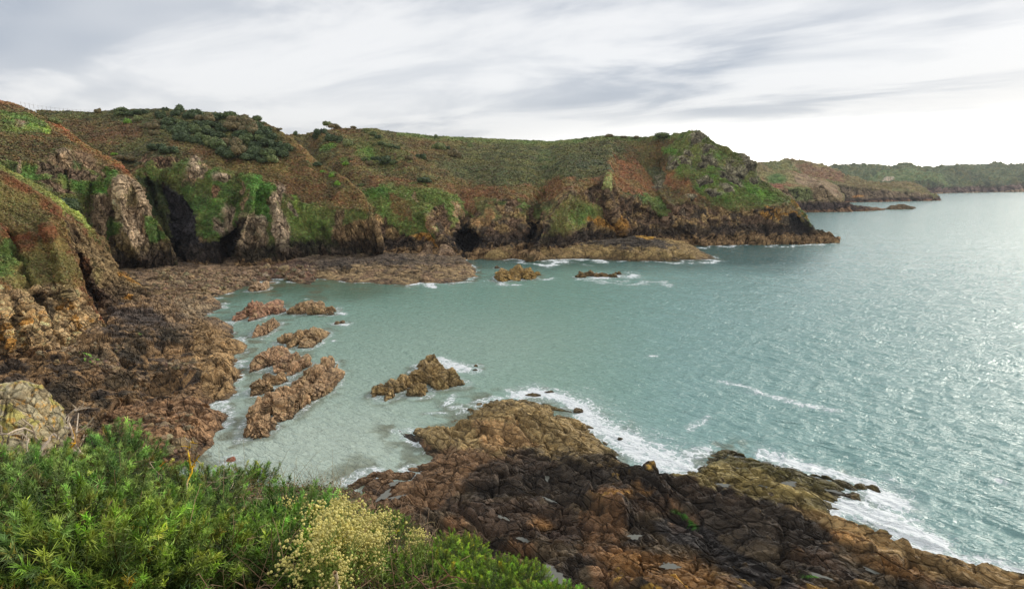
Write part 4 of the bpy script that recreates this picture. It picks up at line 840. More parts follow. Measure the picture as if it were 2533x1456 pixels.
rock('sea_rock', [B9(550, 700, 130, 228, .6, 5), B9(655, 740, 112, 190, .7, 5), B9(700, 860, 140, 230, .5, 5), B9(820, 925, 160, 205, .5, 5), B9(840, 918, 198, 232, .5, 4)], 'long knobbly brown rock trailing to a foaming point on its right', col=C(138, 112, 80), seed=2)
rock('sea_rock', [B9(905, 960, 285, 310, .6, 4), B9(940, 998, 277, 305, .6, 4)], 'tiny dark rock barely breaking the surface in a patch of foam', col=C(110, 88, 64), seed=3)
rock('sea_rock', [B9(253, 345, 320, 405, .7, 5), B9(300, 435, 262, 412, .7, 6)], 'single dome shaped tan rock standing alone in the green water', col=C(148, 118, 88), seed=4)
rock('sea_rock', [B9(447, 590, 390, 475, .5, 5), B9(560, 690, 360, 500, .6, 6), B9(660, 838, 340, 508, .6, 6)], 'tan rock with a low left tail and a tall blocky right hump', col=C(146, 120, 86), seed=5)
rock('sea_rock', [B9(290, 490, 505, 700, .65, 6), B9(430, 640, 545, 715, .6, 6), B9(560, 700, 590, 690, .6, 5), B9(510, 610, 660, 740, .6, 5)], 'broad humped brown rock beside the left reef channel', col=C(146, 116, 86), seed=6)
rock('sea_rock', [B9(228, 400, 770, 895, .7, 6), B9(320, 430, 720, 800, .6, 5), B9(390, 525, 715, 815, .6, 5)], 'low rock with dark weed on its crown between two bigger brown rocks', col=C(140, 114, 82), dark_top=.45, seed=7)
rock('sea_rock', [B9(190, 260, 1120, 1265, .7, 5), B9(212, 330, 970, 1190, .7, 6), B9(235, 420, 1080, 1262, .7, 6), B9(320, 520, 870, 1120, .6, 6), B9(400, 600, 950, 1110, .7, 6), B9(420, 600, 850, 1000, .6, 6), B9(540, 680, 890, 1070, .6, 6), B9(600, 790, 800, 1000, .7, 6), B9(600, 840, 670, 900, .7, 6), B9(730, 930, 700, 920, .6, 6), B9(770, 910, 608, 760, .7, 6), B9(850, 955, 690, 800, .8, 5)], 'longest jagged brown rock in the bay, running diagonally through the milky green water', col=C(148, 120, 88), seed=8, amp=1.1)
rock('sea_rock', [B6(290, 360, 290, 345, .5, 5), B6(330, 430, 265, 360, .6, 5), B6(400, 500, 235, 310, .7, 5), B6(470, 540, 250, 300, .6, 5), B6(490, 600, 270, 345, .6, 5), B6(480, 620, 190, 280, .7, 6), B6(560, 820, 168, 298, .5, 6), B6(500, 760, 172, 290, .6, 6), B6(520, 600, 160, 215, .6, 5), B6(520, 640, 150, 215, .6, 5), B6(535, 685, 122, 180, .4, 5)], 'flat topped tan rock with a dark weedy rim and foam streaming off its far side', col=C(144, 120, 78), dark_top=.4, seed=9)
rock('sea_rock', [B10(258, 470, 250, 412, .6, 6), B10(400, 640, 215, 385, .6, 6), B10(580, 790, 250, 372, .6, 6), B10(480, 620, 200, 260, .5, 5), B10(700, 820, 290, 330, .6, 5)], 'rounded golden brown rock with surf at its foot off the headland cove', col=C(140, 114, 66), seed=10, mat=M_rock)
rock('sea_rock', [B10(1255, 1400, 300, 352, .5, 5), B10(1380, 1520, 272, 335, .5, 5), B10(1480, 1680, 288, 340, .4, 5), B10(1640, 1800, 305, 345, .4, 5), B10(1770, 1850, 285, 312, .4, 4)], 'low dark rock almost awash in white surf off the headland', col=C(112, 90, 58), dark_top=.3, seed=11, mat=M_rock)
rock('sea_rock', [B10(248, 322, 208, 236, .5, 4)], 'small black rock poking up behind the rounded golden brown rock', col=C(60, 52, 44), seed=12)
rock('sea_rock', [(621, 650, 700, 722, .6, 5), (635, 662, 702, 722, .6, 5)], 'stubby pale rock standing at the edge of the beach', col=C(150, 124, 96), seed=13)
rock('sea_rock', [(558, 582, 1133, 1143, .7, 4)], 'small reddish rock just above the water near the cliff top bushes', col=C(150, 96, 76), seed=14)
rock('sea_rock', [(1045, 1090, 590, 646, .7, 5), (1070, 1141, 596, 646, .6, 6), (1030, 1080, 612, 650, .6, 5)], 'blocky dark cracked rock stack at the seaward end of the long shelf', col=C(122, 100, 78), seed=15, mat=M_rock)
for i, (q, lb) in enumerate([((1262, 1330, 306, 326), 'dark weedy skerry farthest out beyond the tan foreshore lobe'), ((1140, 1245, 322, 342), 'flat dark skerry in the surf just beyond the tan foreshore lobe'), ((1430, 1510, 405, 440), 'long brown skerry in the widest band of foam'), ((1685, 1728, 580, 600), 'small skerry alone in the broad white surf'), ((860, 890, 157, 172), 'speck of black rock in the foam off the flat topped rock'), ((848, 885, 183, 197), 'thin sliver of rock in the foam off the flat topped rock')]):
    rock('skerry', [B6(*q, .6, 4)], lb, col=C(92, 76, 46), seed=20 + i)
for i, (q, lb) in enumerate([((2110, 2150, 1197, 1214), 'weed covered skerry at the tip of the low tan shelf'), ((2140, 2176, 1199, 1216), 'outermost small skerry where the surf breaks off the tan shelf'), ((2085, 2125, 1216, 1238), 'dark skerry with surf pouring round it below the shelf tip')]):
    rock('skerry', [(*q, .7, 4)], lb, col=C(96, 82, 44), seed=40 + i)
def B4(*q): (a, b), (c, d) = c4((q[0], q[2]), (q[1], q[3])); return (a, c, b, d) + tuple(q[4:])
rock('sea_rock', [B4(1375, 1500, 580, 612, .4, 5), B4(1430, 1570, 572, 610, .4, 5), B4(1520, 1618, 582, 603, .4, 5)], 'distant low islet off the second headland', cat='islet', col=C(104, 86, 62), seed=50, mat=M_far)
# big lichened boulder at the left edge, just below the bushes
def big_boulder():
    V, Fc = ico(7); V = V.copy(); sg = np.sign(V) * np.abs(V) ** .7; V = sg / np.linalg.norm(sg, axis=1)[:, None] ** .6
    c = at_Y(15, 1075, 62.0); V = V * np.array([5.2, 5.5, 6.2], F32) + c.astype(F32)
    N = V - c.astype(F32); N /= np.linalg.norm(N, axis=1)[:, None]
    Rm = rotm(.2, .3, .5); h1, k1, r1 = facets(V, 4.2, 801, (1, 1, 1.4), Rm); h2, k2, r2 = facets(V, 1.5, 802, (1, 1, 1.4), Rm); h3, k3, r3 = facets(V, .4, 803)
    V = V + N * (.8 * (h1 - .5 * (1 - k1)) + .2 * (h2 - .6 * (1 - k2)) + .05 * (h3 - (1 - k3)) + .5 * fbm(V / 3, 3, 8))[:, None]
    g = fbm(V / 1.3, 4, 804); c_ = np.tile(C(158, 146, 116), (len(V), 1)); t = ss(.0, .5, g)[:, None] * .7; c_ = c_ * (1 - t) + C(128, 110, 78) * t
    t = (ss(.15, .4, fbm(V / .9, 4, 805)) * .8)[:, None]; c_ = c_ * (1 - t) + C(150, 140, 70) * t; t = (ss(.45, .7, fbm(V / .7, 3, 806)) * .6)[:, None]; c_ = c_ * (1 - t) + OCH * t
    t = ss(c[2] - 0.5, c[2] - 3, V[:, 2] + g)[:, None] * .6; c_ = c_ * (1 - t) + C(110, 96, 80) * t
    c_ = c_ * 1.25 * (1 + (r1 - .5) * .2 - .4 * (1 - k2) + (r2 - .5) * .2)[:, None]
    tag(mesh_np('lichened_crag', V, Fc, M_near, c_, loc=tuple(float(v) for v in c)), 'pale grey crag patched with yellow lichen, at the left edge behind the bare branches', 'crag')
big_boulder()
# ================================================================ the sea
def water():
    py = np.concatenate([HOR + np.array([.35, .7, 1.2, 2, 3, 4, 5.5, 7, 9]), np.geomspace(458, 1000, 420)[0:], np.linspace(1001.5, 1520, 300)])[::-1]
    px = np.linspace(-700, 3150, 1300)
    PX, PY = np.meshgrid(px, py); G = at_z(PX.ravel(), PY.ravel(), 0.0); x, y = G[:, 0].copy(), G[:, 1].copy()
    P = np.stack([x, y, x * 0], 1).astype(F32)
    d0 = np.hypot(x, y)
    open_ = ss(1250, 1750, PX.ravel() + (PY.ravel() - 900) * .35)           # swell grows outside the bay
    bay = ss(5, 40, x + 8 + .0 * y)
    th = math.radians(-38)            # swell crests run to the lower right
    u = x * math.cos(th) + y * math.sin(th); v = -x * math.sin(th) + y * math.cos(th)
    u = u + 3 * fbm(P / 25, 2, 3); v = v + 2.2 * fbm(P / 18, 3, 4)
    sea = ss(-5, 45, x - y * .06)
    q = np.stack([u / 11, v / 3.6, x * 0], 1); q2 = np.stack([u / 3.8, v / 1.35, x * 0 + 5], 1); q3 = np.stack([x / 1.9, y / 1.0, x * 0 + 9], 1)
    z = (.30 * sea) * ridged(q, 2, 61) * ss(900, 150, d0) + (.05 + .20 * sea) * ridged(q2, 2, 62) * ss(400, 90, d0) + .045 * fbm(q3, 2, 63) * ss(200, 60, d0)
    P[:, 2] = z - .25 * sea * ss(900, 150, d0)
    # foam: where the sea meets rock, and the surf patches
    foam = np.zeros(len(x)); shal = np.zeros(len(x))
    pxf, pyf = PX.ravel(), PY.ravel()
    wob = 2.2 * fbm(P / 4, 4, 71)
    for pl in SHORES:
        d, i = pdist(x, y, pl); shal = np.maximum(shal, ss(7, .5, np.where(i, 0, d) + wob)); m = ss(2.2, .2, np.where(i, 0, d) + wob * .8) * .5
        foam = np.maximum(foam, m * ss(.0, .5, fbm(P / 9, 3, 78) + .35))
    for cx, cy, a, b in ROCKS:
        r = np.sqrt(((x - cx) / (a + 1.2)) ** 2 + ((y - cy) / (b + 1.2)) ** 2); foam = np.maximum(foam, ss(1.35, .9, r + wob * .08) * .42); shal = np.maximum(shal, ss(1.7, 1.0, r + wob * .08) * .8)
    wx = pxf + 14 * fbm(P / 9, 4, 72) * 1.0; wy = pyf + 9 * fbm(P / 9 + 9, 4, 73)
    def fe(X, Y, rx, ry, k, ang=0):
        nonlocal foam
        a = math.radians(ang); A = wx - X; B_ = wy - Y
        r = np.hypot((A * math.cos(a) + B_ * math.sin(a)) / rx, (-A * math.sin(a) + B_ * math.cos(a)) / ry)
        foam = np.maximum(foam, np.maximum(k * ss(1.35, .1, r), .42 * k * ss(2.2, .8, r)))
    def fp(pts, wd, k):
        nonlocal foam
        d, _ = pdist(wx, wy, pts, False); foam = np.maximum(foam, np.maximum(k * ss(wd * 1.6, wd * .1, d), .45 * k * ss(wd * 3.2, wd * .8, d)))
    fp([(1270, 975), (1330, 970), (1400, 990), (1450, 1020), (1500, 1060), (1545, 1110), (1600, 1140), (1660, 1145)], 15, .95)
    fp([(1450, 1030), (1520, 1080), (1600, 1125), (1680, 1150)], 46, .8); fp([(1600, 1110), (1690, 1130), (1740, 1115)], 26, .62); fp([(1700, 1050), (1750, 1030)], 14, .45)
    fe(2190, 1235, 100, 42, 1.0, 12); fp([(2020, 1262), (2110, 1262), (2180, 1290), (2330, 1355)], 30, .85); fp([(1880, 1125), (1990, 1160), (2090, 1185), (2160, 1200)], 16, .8); fe(1940, 1130, 60, 16, .6, 15); fp([(2300, 1350), (2420, 1390), (2560, 1430)], 20, .7); fe(2230, 1290, 120, 30, .62, 15)
    fp(c7((480, 50), (700, 110), (1000, 190), (1300, 240)), 6, .55); fp(c7((400, 270), (340, 330), (260, 360)), 7, .5); fe(*c7((2400, 700))[0], 50, 14, .5, 20); fe(*c7((1650, 700))[0], 40, 10, .5, 20)
    fe(1130, 903, 60, 14, .85, 12); fe(1090, 893, 34, 8, .85); fe(1105, 985, 34, 12, .66, -40); fe(1080, 1022, 60, 8, .55, 5); fe(1180, 912, 20, 8, .6)
    fe(1500, 684, 62, 9, 1.0); fe(1560, 684, 26, 7, .9); fe(1428, 689, 16, 4, .9); fe(1265, 696, 50, 5, .85); fe(1345, 690, 26, 5, .6); fp([(1450, 697), (1560, 705), (1650, 700)], 5, .5); fe(1150, 700, 60, 4, .6)
    fe(840, 768, 16, 5, .9); fe(838, 799, 26, 5, .9); fe(822, 850, 12, 4, .7); fe(843, 920, 6, 10, .6); fe(762, 742, 10, 3, .6); fe(640, 845, 14, 5, .5); fe(500, 775, 22, 8, .6); fe(470, 815, 12, 8, .7); fe(690, 930, 16, 5, .6)
    fp([(1230, 640), (1330, 652), (1420, 645), (1500, 643)], 4, .85); fp([(1520, 644), (1660, 647), (1750, 645)], 3, .6); fe(1755, 642, 26, 4, .95); fp([(1715, 611), (1830, 607), (2000, 604), (2040, 600)], 2, .75); fe(1800, 616, 30, 2.5, .5); fe(2060, 598, 20, 2, .7)
    fe(1608, 878, 22, 5, .6); fp([(1000, 703), (1080, 703)], 4, .9); fe(1178, 670, 8, 12, .5); fp([(1680, 1180), (1740, 1160)], 8, .8)
    # water body colour: milky over the sandy bay, deep green by the cliffs, teal outside
    deep = np.array([.19, .37, .29]); c = np.tile(deep, (len(x), 1)); g = fbm(P / 14, 3, 81)
    def wm(m, col):
        nonlocal c
        m = np.clip(m, 0, 1)[:, None]; c = c * (1 - m) + np.array(col) * m
    wm(ss(1300, 1800, pxf + .3 * (pyf - 800)), (.25, .42, .39))
    wm(ss(820, 1130, pyf + 14 * g) * ss(1250, 900, pxf) , (.54, .61, .51)); wm(ss(700, 860, pyf) * ss(1700, 1200, pxf) * .5, (.42, .53, .44))
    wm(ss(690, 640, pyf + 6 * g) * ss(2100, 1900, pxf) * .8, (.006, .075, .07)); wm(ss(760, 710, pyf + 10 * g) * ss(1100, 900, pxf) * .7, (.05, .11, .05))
    wm(ss(.35, .6, fbm(P / 6, 3, 83)) * ss(760, 720, pyf) * ss(980, 800, pxf) * .6, (.14, .11, .05))
    wm(shal * ss(-.3, .3, fbm(P / 3, 4, 87)) * .75, (.14, .14, .075))
    wm(foam * ss(0.1, .6, foam) * 1.0, (.58, .68, .66))
    m = bpy.data.materials.new('sea_water'); m.use_nodes = True; t = NT(m.node_tree); t.n.clear()
    a = t.node('ShaderNodeAttribute', attribute_name='Col'); fa = t.node('ShaderNodeAttribute', attribute_name='foam')
    geo = t.node('ShaderNodeNewGeometry'); pos = geo.outputs['Position']
    mp = t.node('ShaderNodeMapping'); mp.vector_type = 'TEXTURE'; t.l.new(pos, mp.inputs['Vector']); mp.inputs['Rotation'].default_value = (0, 0, th); mp.inputs['Scale'].default_value = (2.8, 1, 1)
    mp2 = t.node('ShaderNodeMapping'); mp2.vector_type = 'TEXTURE'; t.l.new(pos, mp2.inputs['Vector']); mp2.inputs['Rotation'].default_value = (0, 0, -.1); mp2.inputs['Scale'].default_value = (2.0, 1, 1)
    b1 = t.noise(mp.outputs[0], .42, 5, .6, .6); b2 = t.noise(mp.outputs[0], 1.7, 4, .62, .4); b3 = t.noise(mp.outputs[0], 0.10, 3, .5, .3)
    b4 = t.noise(mp2.outputs[0], 1.0, 3, .6, .5)
    hgt = t.math('ADD', t.math('ADD', t.math('ADD', b1, t.math('MULTIPLY', b2, .42)), t.math('MULTIPLY', b3, 1.1)), t.math('MULTIPLY', b4, 1.0))
    bp = t.node('ShaderNodeBump'); bp.inputs['Strength'].default_value = 1.0; bp.inputs['Distance'].default_value = .7; t.l.new(hgt, bp.inputs['Height'])
    sp = t.noise(pos, 1.1, 9, .72, .9); sp2 = t.noise(pos, .25, 4, .6, 1.2)
    lc = t.node('ShaderNodeTexVoronoi', feature='DISTANCE_TO_EDGE'); lc.inputs['Scale'].default_value = .75; wp = t.node('ShaderNodeTexNoise'); wp.inputs['Scale'].default_value = .9; wp.inputs['Detail'].default_value = 3; t.l.new(pos, wp.inputs['Vector'])
    ad = t.node('ShaderNodeVectorMath', operation='MULTIPLY_ADD'); t.l.new(wp.outputs['Color'], ad.inputs[0]); ad.inputs[1].default_value = (2.2, 2.2, 0); t.l.new(pos, ad.inputs[2]); t.l.new(ad.outputs[0], lc.inputs['Vector'])
    lace = t.ramp(lc.outputs['Distance'], 0.0, .22, .16, -.05)
    fn = t.math('ADD', t.math('ADD', t.math('MULTIPLY', sp, .65), t.math('MULTIPLY', sp2, .35)), lace)
    thr = t.math('SUBTRACT', .88, t.math('MULTIPLY', fa.outputs['Fac'], .60))
    ff = t.ramp(fn, t.math('SUBTRACT', thr, .04), t.math('ADD', thr, .10))
    col = t.mix(ff, a.outputs['Color'], (.86, .9, .9))
    p = t.node('ShaderNodeBsdfPrincipled'); t.l.new(col, p.inputs['Base Color']); t.l.new(bp.outputs[0], p.inputs['Normal'])
    t.l.new(t.ramp(ff, 0, 1, .15, .6), p.inputs['Roughness']); p.inputs['IOR'].default_value = 1.45
    o_ = t.node('ShaderNodeOutputMaterial'); t.l.new(p.outputs[0], o_.inputs[0])
    P[:, 2] += foam * .10
    o = mesh_np('water', P, grid_faces(*PX.shape), m, c, smooth=True, attrs={'foam': foam})
    tag(o, kind='structure')
water()
def pools():
    m = bpy.data.materials.new('pool_water'); m.use_nodes = True; t = NT(m.node_tree); p = m.node_tree.nodes['Principled BSDF']
    p.inputs['Base Color'].default_value = (.17, .17, .14, 1); p.inputs['Roughness'].default_value = .04; p.inputs['IOR'].default_value = 1.33
    for i, (x, y, z, a, b, an) in enumerate(POOLS):
        r = random.Random(i); n = 28; V = [(0, 0, 0)]
        for k in range(n):
            th = 2 * math.pi * k / n; q = 1 + .25 * math.sin(3 * th + i) + .16 * math.sin(5 * th + 2 * i) + .12 * math.sin(9 * th + 3 * i); X, Y = a * q * math.cos(th), b * q * math.sin(th)
            V.append((X * math.cos(an) - Y * math.sin(an), X * math.sin(an) + Y * math.cos(an), 0))
        Fq = [(0, k + 1, (k + 1) % n + 1) for k in range(n)]
        o = mesh_np('rock_pool', V, Fq, m); o.location = (x, y, z); tag(o, kind='structure')
pools()
# ================================================================ bushes and bracken on the hillsides
c12 = T(600, 380, 3.6186); c13 = T(1200, 440, 3.6186); c14 = T(0, 380, 3.6186)
rng = np.random.default_rng(7)
def tube(pts, r0, r1, k=5):
    pts = np.array(pts, float); n = len(pts); V = []
    for i in range(n):
        t = pts[min(i + 1, n - 1)] - pts[max(i - 1, 0)]; t /= np.linalg.norm(t) + 1e-9
        a = np.cross(t, [0.31, 0.2, 0.93]); a /= np.linalg.norm(a) + 1e-9; b = np.cross(t, a); r = r0 + (r1 - r0) * i / (n - 1)
        for j in range(k):
            an = 2 * math.pi * j / k; V.append(pts[i] + r * (a * math.cos(an) + b * math.sin(an)))
    Fq = [[i * k + j, i * k + (j + 1) % k, (i + 1) * k + (j + 1) % k, (i + 1) * k + j] for i in range(n - 1) for j in range(k)]
    return np.array(V), np.array(Fq)
def leaves(C0, Nn, size, asp=1.0, jit=.8, r=rng):
    """one small four cornered leaf clump per centre"""
    n = len(C0); d = Nn + jit * r.normal(size=(n, 3)); d /= np.linalg.norm(d, axis=1)[:, None]
    a = np.cross(d, r.normal(size=(n, 3))); a /= np.linalg.norm(a, axis=1)[:, None]; b = np.cross(d, a)
    s = (size * r.uniform(.6, 1.3, n))[:, None]
    V = np.stack([C0 - a * s, C0 - b * s * asp + d * s * .2, C0 + a * s, C0 + b * s * asp - d * s * .2], 1).reshape(-1, 3)
    return V, np.arange(n * 4).reshape(n, 4)
def crown_mesh(name, seed, cols, n=1500, wind=0.0, leaf=.075, lobes=14, twiggy=0.0):
    r = np.random.default_rng(seed)
    L = r.normal(size=(lobes, 3)); L /= np.linalg.norm(L, axis=1)[:, None]; L[:, 2] = np.abs(L[:, 2]) * .9; L *= r.uniform(.3, .62, lobes)[:, None]
    L[:, 0] += wind * L[:, 2]; R_ = r.uniform(.26, .46, lobes); tint = r.uniform(.72, 1.3, lobes); which = r.integers(0, len(cols), lobes)
    R_ *= 1.05; i = r.integers(0, lobes, n); d = r.normal(size=(n, 3)); d /= np.linalg.norm(d, axis=1)[:, None]
    C0 = L[i] + d * (R_[i] * r.uniform(.55, 1.08, n) ** .6)[:, None]; C0[:, 2] = np.maximum(C0[:, 2], -.15)
    V, Fq = leaves(C0, d, leaf, 1.0 - twiggy * .8, .7, r)
    c = np.array(cols)[which[i]] * (tint[i] * r.uniform(.7, 1.3, n))[:, None]; c = np.repeat(c, 4, 0)
    # dark solid core added inside every lobe, so that crowns are not see-through
    v0, f0 = ico(2); Vs = [V]; Fs = [Fq]; cs = [c]; off = len(V)
    V2 = np.concatenate([L[k] + v0 * R_[k] * .8 for k in range(lobes)]); F2 = np.concatenate([f0 + k * len(v0) for k in range(lobes)])
    F2 = np.concatenate([F2, F2[:, 2:3]], 1)
    V2 += .05 * np.stack([vn(V2 * 9, 1), vn(V2 * 9, 2), vn(V2 * 9, 3)], 1)
    me_cols = np.tile(np.array(cols[0]) * .8, (len(V2), 1))
    V = np.concatenate([V, V2]); c = np.concatenate([c, me_cols])
    tri = np.concatenate([F2[:, :3]]) + off
    # quads as two triangles, so that the two kinds join in one mesh
    q = np.concatenate([Fq[:, [0, 1, 2]], Fq[:, [0, 2, 3]], tri])
    o = mesh_np(name, V, q, M_leaf, c)
    me = o.data; bpy.data.objects.remove(o); return me
DK = [C(72, 84, 52), C(60, 74, 48)]; MG = [C(94, 104, 62), C(78, 92, 54)]; BW = [C(112, 98, 66), C(96, 86, 58), C(86, 88, 56)]; LT = [C(112, 118, 72), C(90, 102, 58)]; YL = [C(112, 146, 50), C(96, 128, 46)]
PRO = {}
for k_, cs_, wd_, tw_ in (('D', DK, .15, 0), ('G', MG, .15, 0), ('B', BW, .55, .7), ('L', LT, .2, .2), ('Y', YL, 0, 0)):
    PRO[k_] = [crown_mesh('crown', 100 + i * 7 + ord(k_), cs_, wind=wd_, twiggy=tw_) for i in range(3)]
def trunk_me():
    P = [(0, 0, -.5), (.02, .01, -.2), (.05, .0, .1), (.1, .03, .4)]
    V, Fq = tube(P, .06, .02); vs, fs = [V], [Fq]; o = len(V)
    for a in range(5):
        v, f = tube([(.03, 0, -.1 + a * .05), (.25 * math.cos(a * 1.3), .25 * math.sin(a * 1.3), .2), (.45 * math.cos(a * 1.3), .45 * math.sin(a * 1.3), .42)], .03, .01); vs.append(v); fs.append(f + o); o += len(v)
    V = np.concatenate(vs); ob = mesh_np('trunk', V, np.concatenate(fs), M_wood, np.tile(C(84, 72, 58), (len(V), 1))); me = ob.data; bpy.data.objects.remove(ob); return me
TRK = trunk_me()
KN = {'D': 'dark green', 'G': 'mid green', 'B': 'brownish windswept', 'L': 'pale olive', 'Y': 'bright yellow green'}
def surf_Y(px, py):
    for L in (L2, L3, L4):
        if L.x0 <= px <= L.x1:
            top = np.interp(px, L.rows[-1][:, 0], L.rows[-1][:, 1])
            if py >= top - 1: return L.Yat(px, max(py, top + .1))
            if L is L4 or (L is L3 and px < 700): return L.Yat(px, top + .1)
            if L is L3 and py > np.interp(px, L4.rows[-1][:, 0], L4.rows[-1][:, 1]): continue
            if L is L2 and px > 90: continue
            return L.Yat(px, top + .1)
    return 300
def bush(x, y, rx, ry, k, label, group=None, name='bush', Y=None, parts=None, cat='bush'):
    r = random.Random(int(x * 31 + y * 17)); yb = y + ry * .75
    Y = Y or surf_Y(x, yb) - rx * .1; s = Y / FPX
    c = at_Y(x, y + ry * .65, Y)
    sx, sz = rx * s * 1.1, max(ry * 1.45, rx * .62) * s
    o = bpy.data.objects.new(name, None); scene.collection.objects.link(o); o.location = (c[0], c[1], c[2]); o.empty_display_size = .1
    tag(o, label, cat, group)
    cr = bpy.data.objects.new('crown', r.choice(PRO[k])); scene.collection.objects.link(cr); cr.parent = o
    cr.scale = (sx, max(sx, sz) * .9, sz); cr.rotation_euler = (0, 0, r.uniform(-.5, .5) + (math.pi if False else 0))
    if r.random() < .5 and k != 'B': cr.rotation_euler[2] += math.pi * r.random() * 2
    t = bpy.data.objects.new('trunk', TRK); scene.collection.objects.link(t); t.parent = o; t.scale = (sx, sx, sz)
    return o
GR = 'bushes of the thicket on the left hillside'
grove = [(660, 260, 130, 70, 'D'), (780, 320, 120, 70, 'B'), (560, 290, 80, 50, 'D'), (160, 270, 80, 60, 'D'), (960, 300, 110, 50, 'D'), (1150, 270, 100, 55, 'G'), (1250, 340, 150, 90, 'B'), (1400, 370, 130, 100, 'B'), (1500, 400, 90, 60, 'G'), (1200, 430, 150, 80, 'B'), (1420, 480, 130, 90, 'B'), (1560, 460, 100, 80, 'D'), (1700, 490, 80, 50, 'D'), (1650, 540, 120, 70, 'D'), (1780, 580, 90, 60, 'D'),
    (290, 370, 110, 60, 'D'), (420, 380, 80, 50, 'G'), (130, 370, 80, 60, 'B'), (60, 440, 90, 60, 'B'), (60, 520, 70, 60, 'B'), (500, 430, 110, 60, 'D'), (600, 440, 100, 60, 'G'), (460, 500, 130, 70, 'D'), (660, 500, 80, 60, 'G'), (430, 580, 110, 70, 'D'), (540, 610, 90, 60, 'D'), (730, 600, 90, 60, 'G'), (650, 640, 90, 50, 'D'), (320, 480, 70, 50, 'D'), (200, 460, 60, 40, 'D'), (870, 640, 110, 90, 'L'), (980, 560, 120, 50, 'D'), (1000, 700, 110, 90, 'G'), (1100, 800, 130, 90, 'D'),
    (1180, 640, 130, 100, 'B'), (1350, 640, 90, 60, 'G'), (1380, 550, 110, 60, 'D'), (1440, 600, 80, 60, 'G'), (1520, 700, 90, 70, 'D'), (1530, 790, 110, 80, 'D'), (1610, 600, 100, 60, 'G'), (1700, 660, 110, 60, 'D'), (1830, 700, 100, 60, 'D'), (1700, 810, 130, 70, 'G'), (1620, 920, 100, 50, 'D'), (1500, 880, 90, 50, 'D'), (1900, 800, 110, 80, 'D'), (1980, 740, 80, 60, 'D'), (1400, 880, 110, 50, 'D'), (780, 420, 100, 60, 'D'), (900, 400, 120, 50, 'D'), (1050, 460, 100, 60, 'D'), (820, 480, 80, 50, 'G'), (860, 520, 80, 50, 'D'), (720, 400, 90, 50, 'D'), (1280, 560, 90, 60, 'D'), (1800, 780, 80, 60, 'D'), (780, 680, 70, 50, 'D')]
for x, y, rx, ry, k in grove:
    q = c12((x, y))[0]; bush(q[0], q[1], rx * .205, ry * .20, k, KN[k] + ' bush packed into the dense thicket on the left hillside', GR)
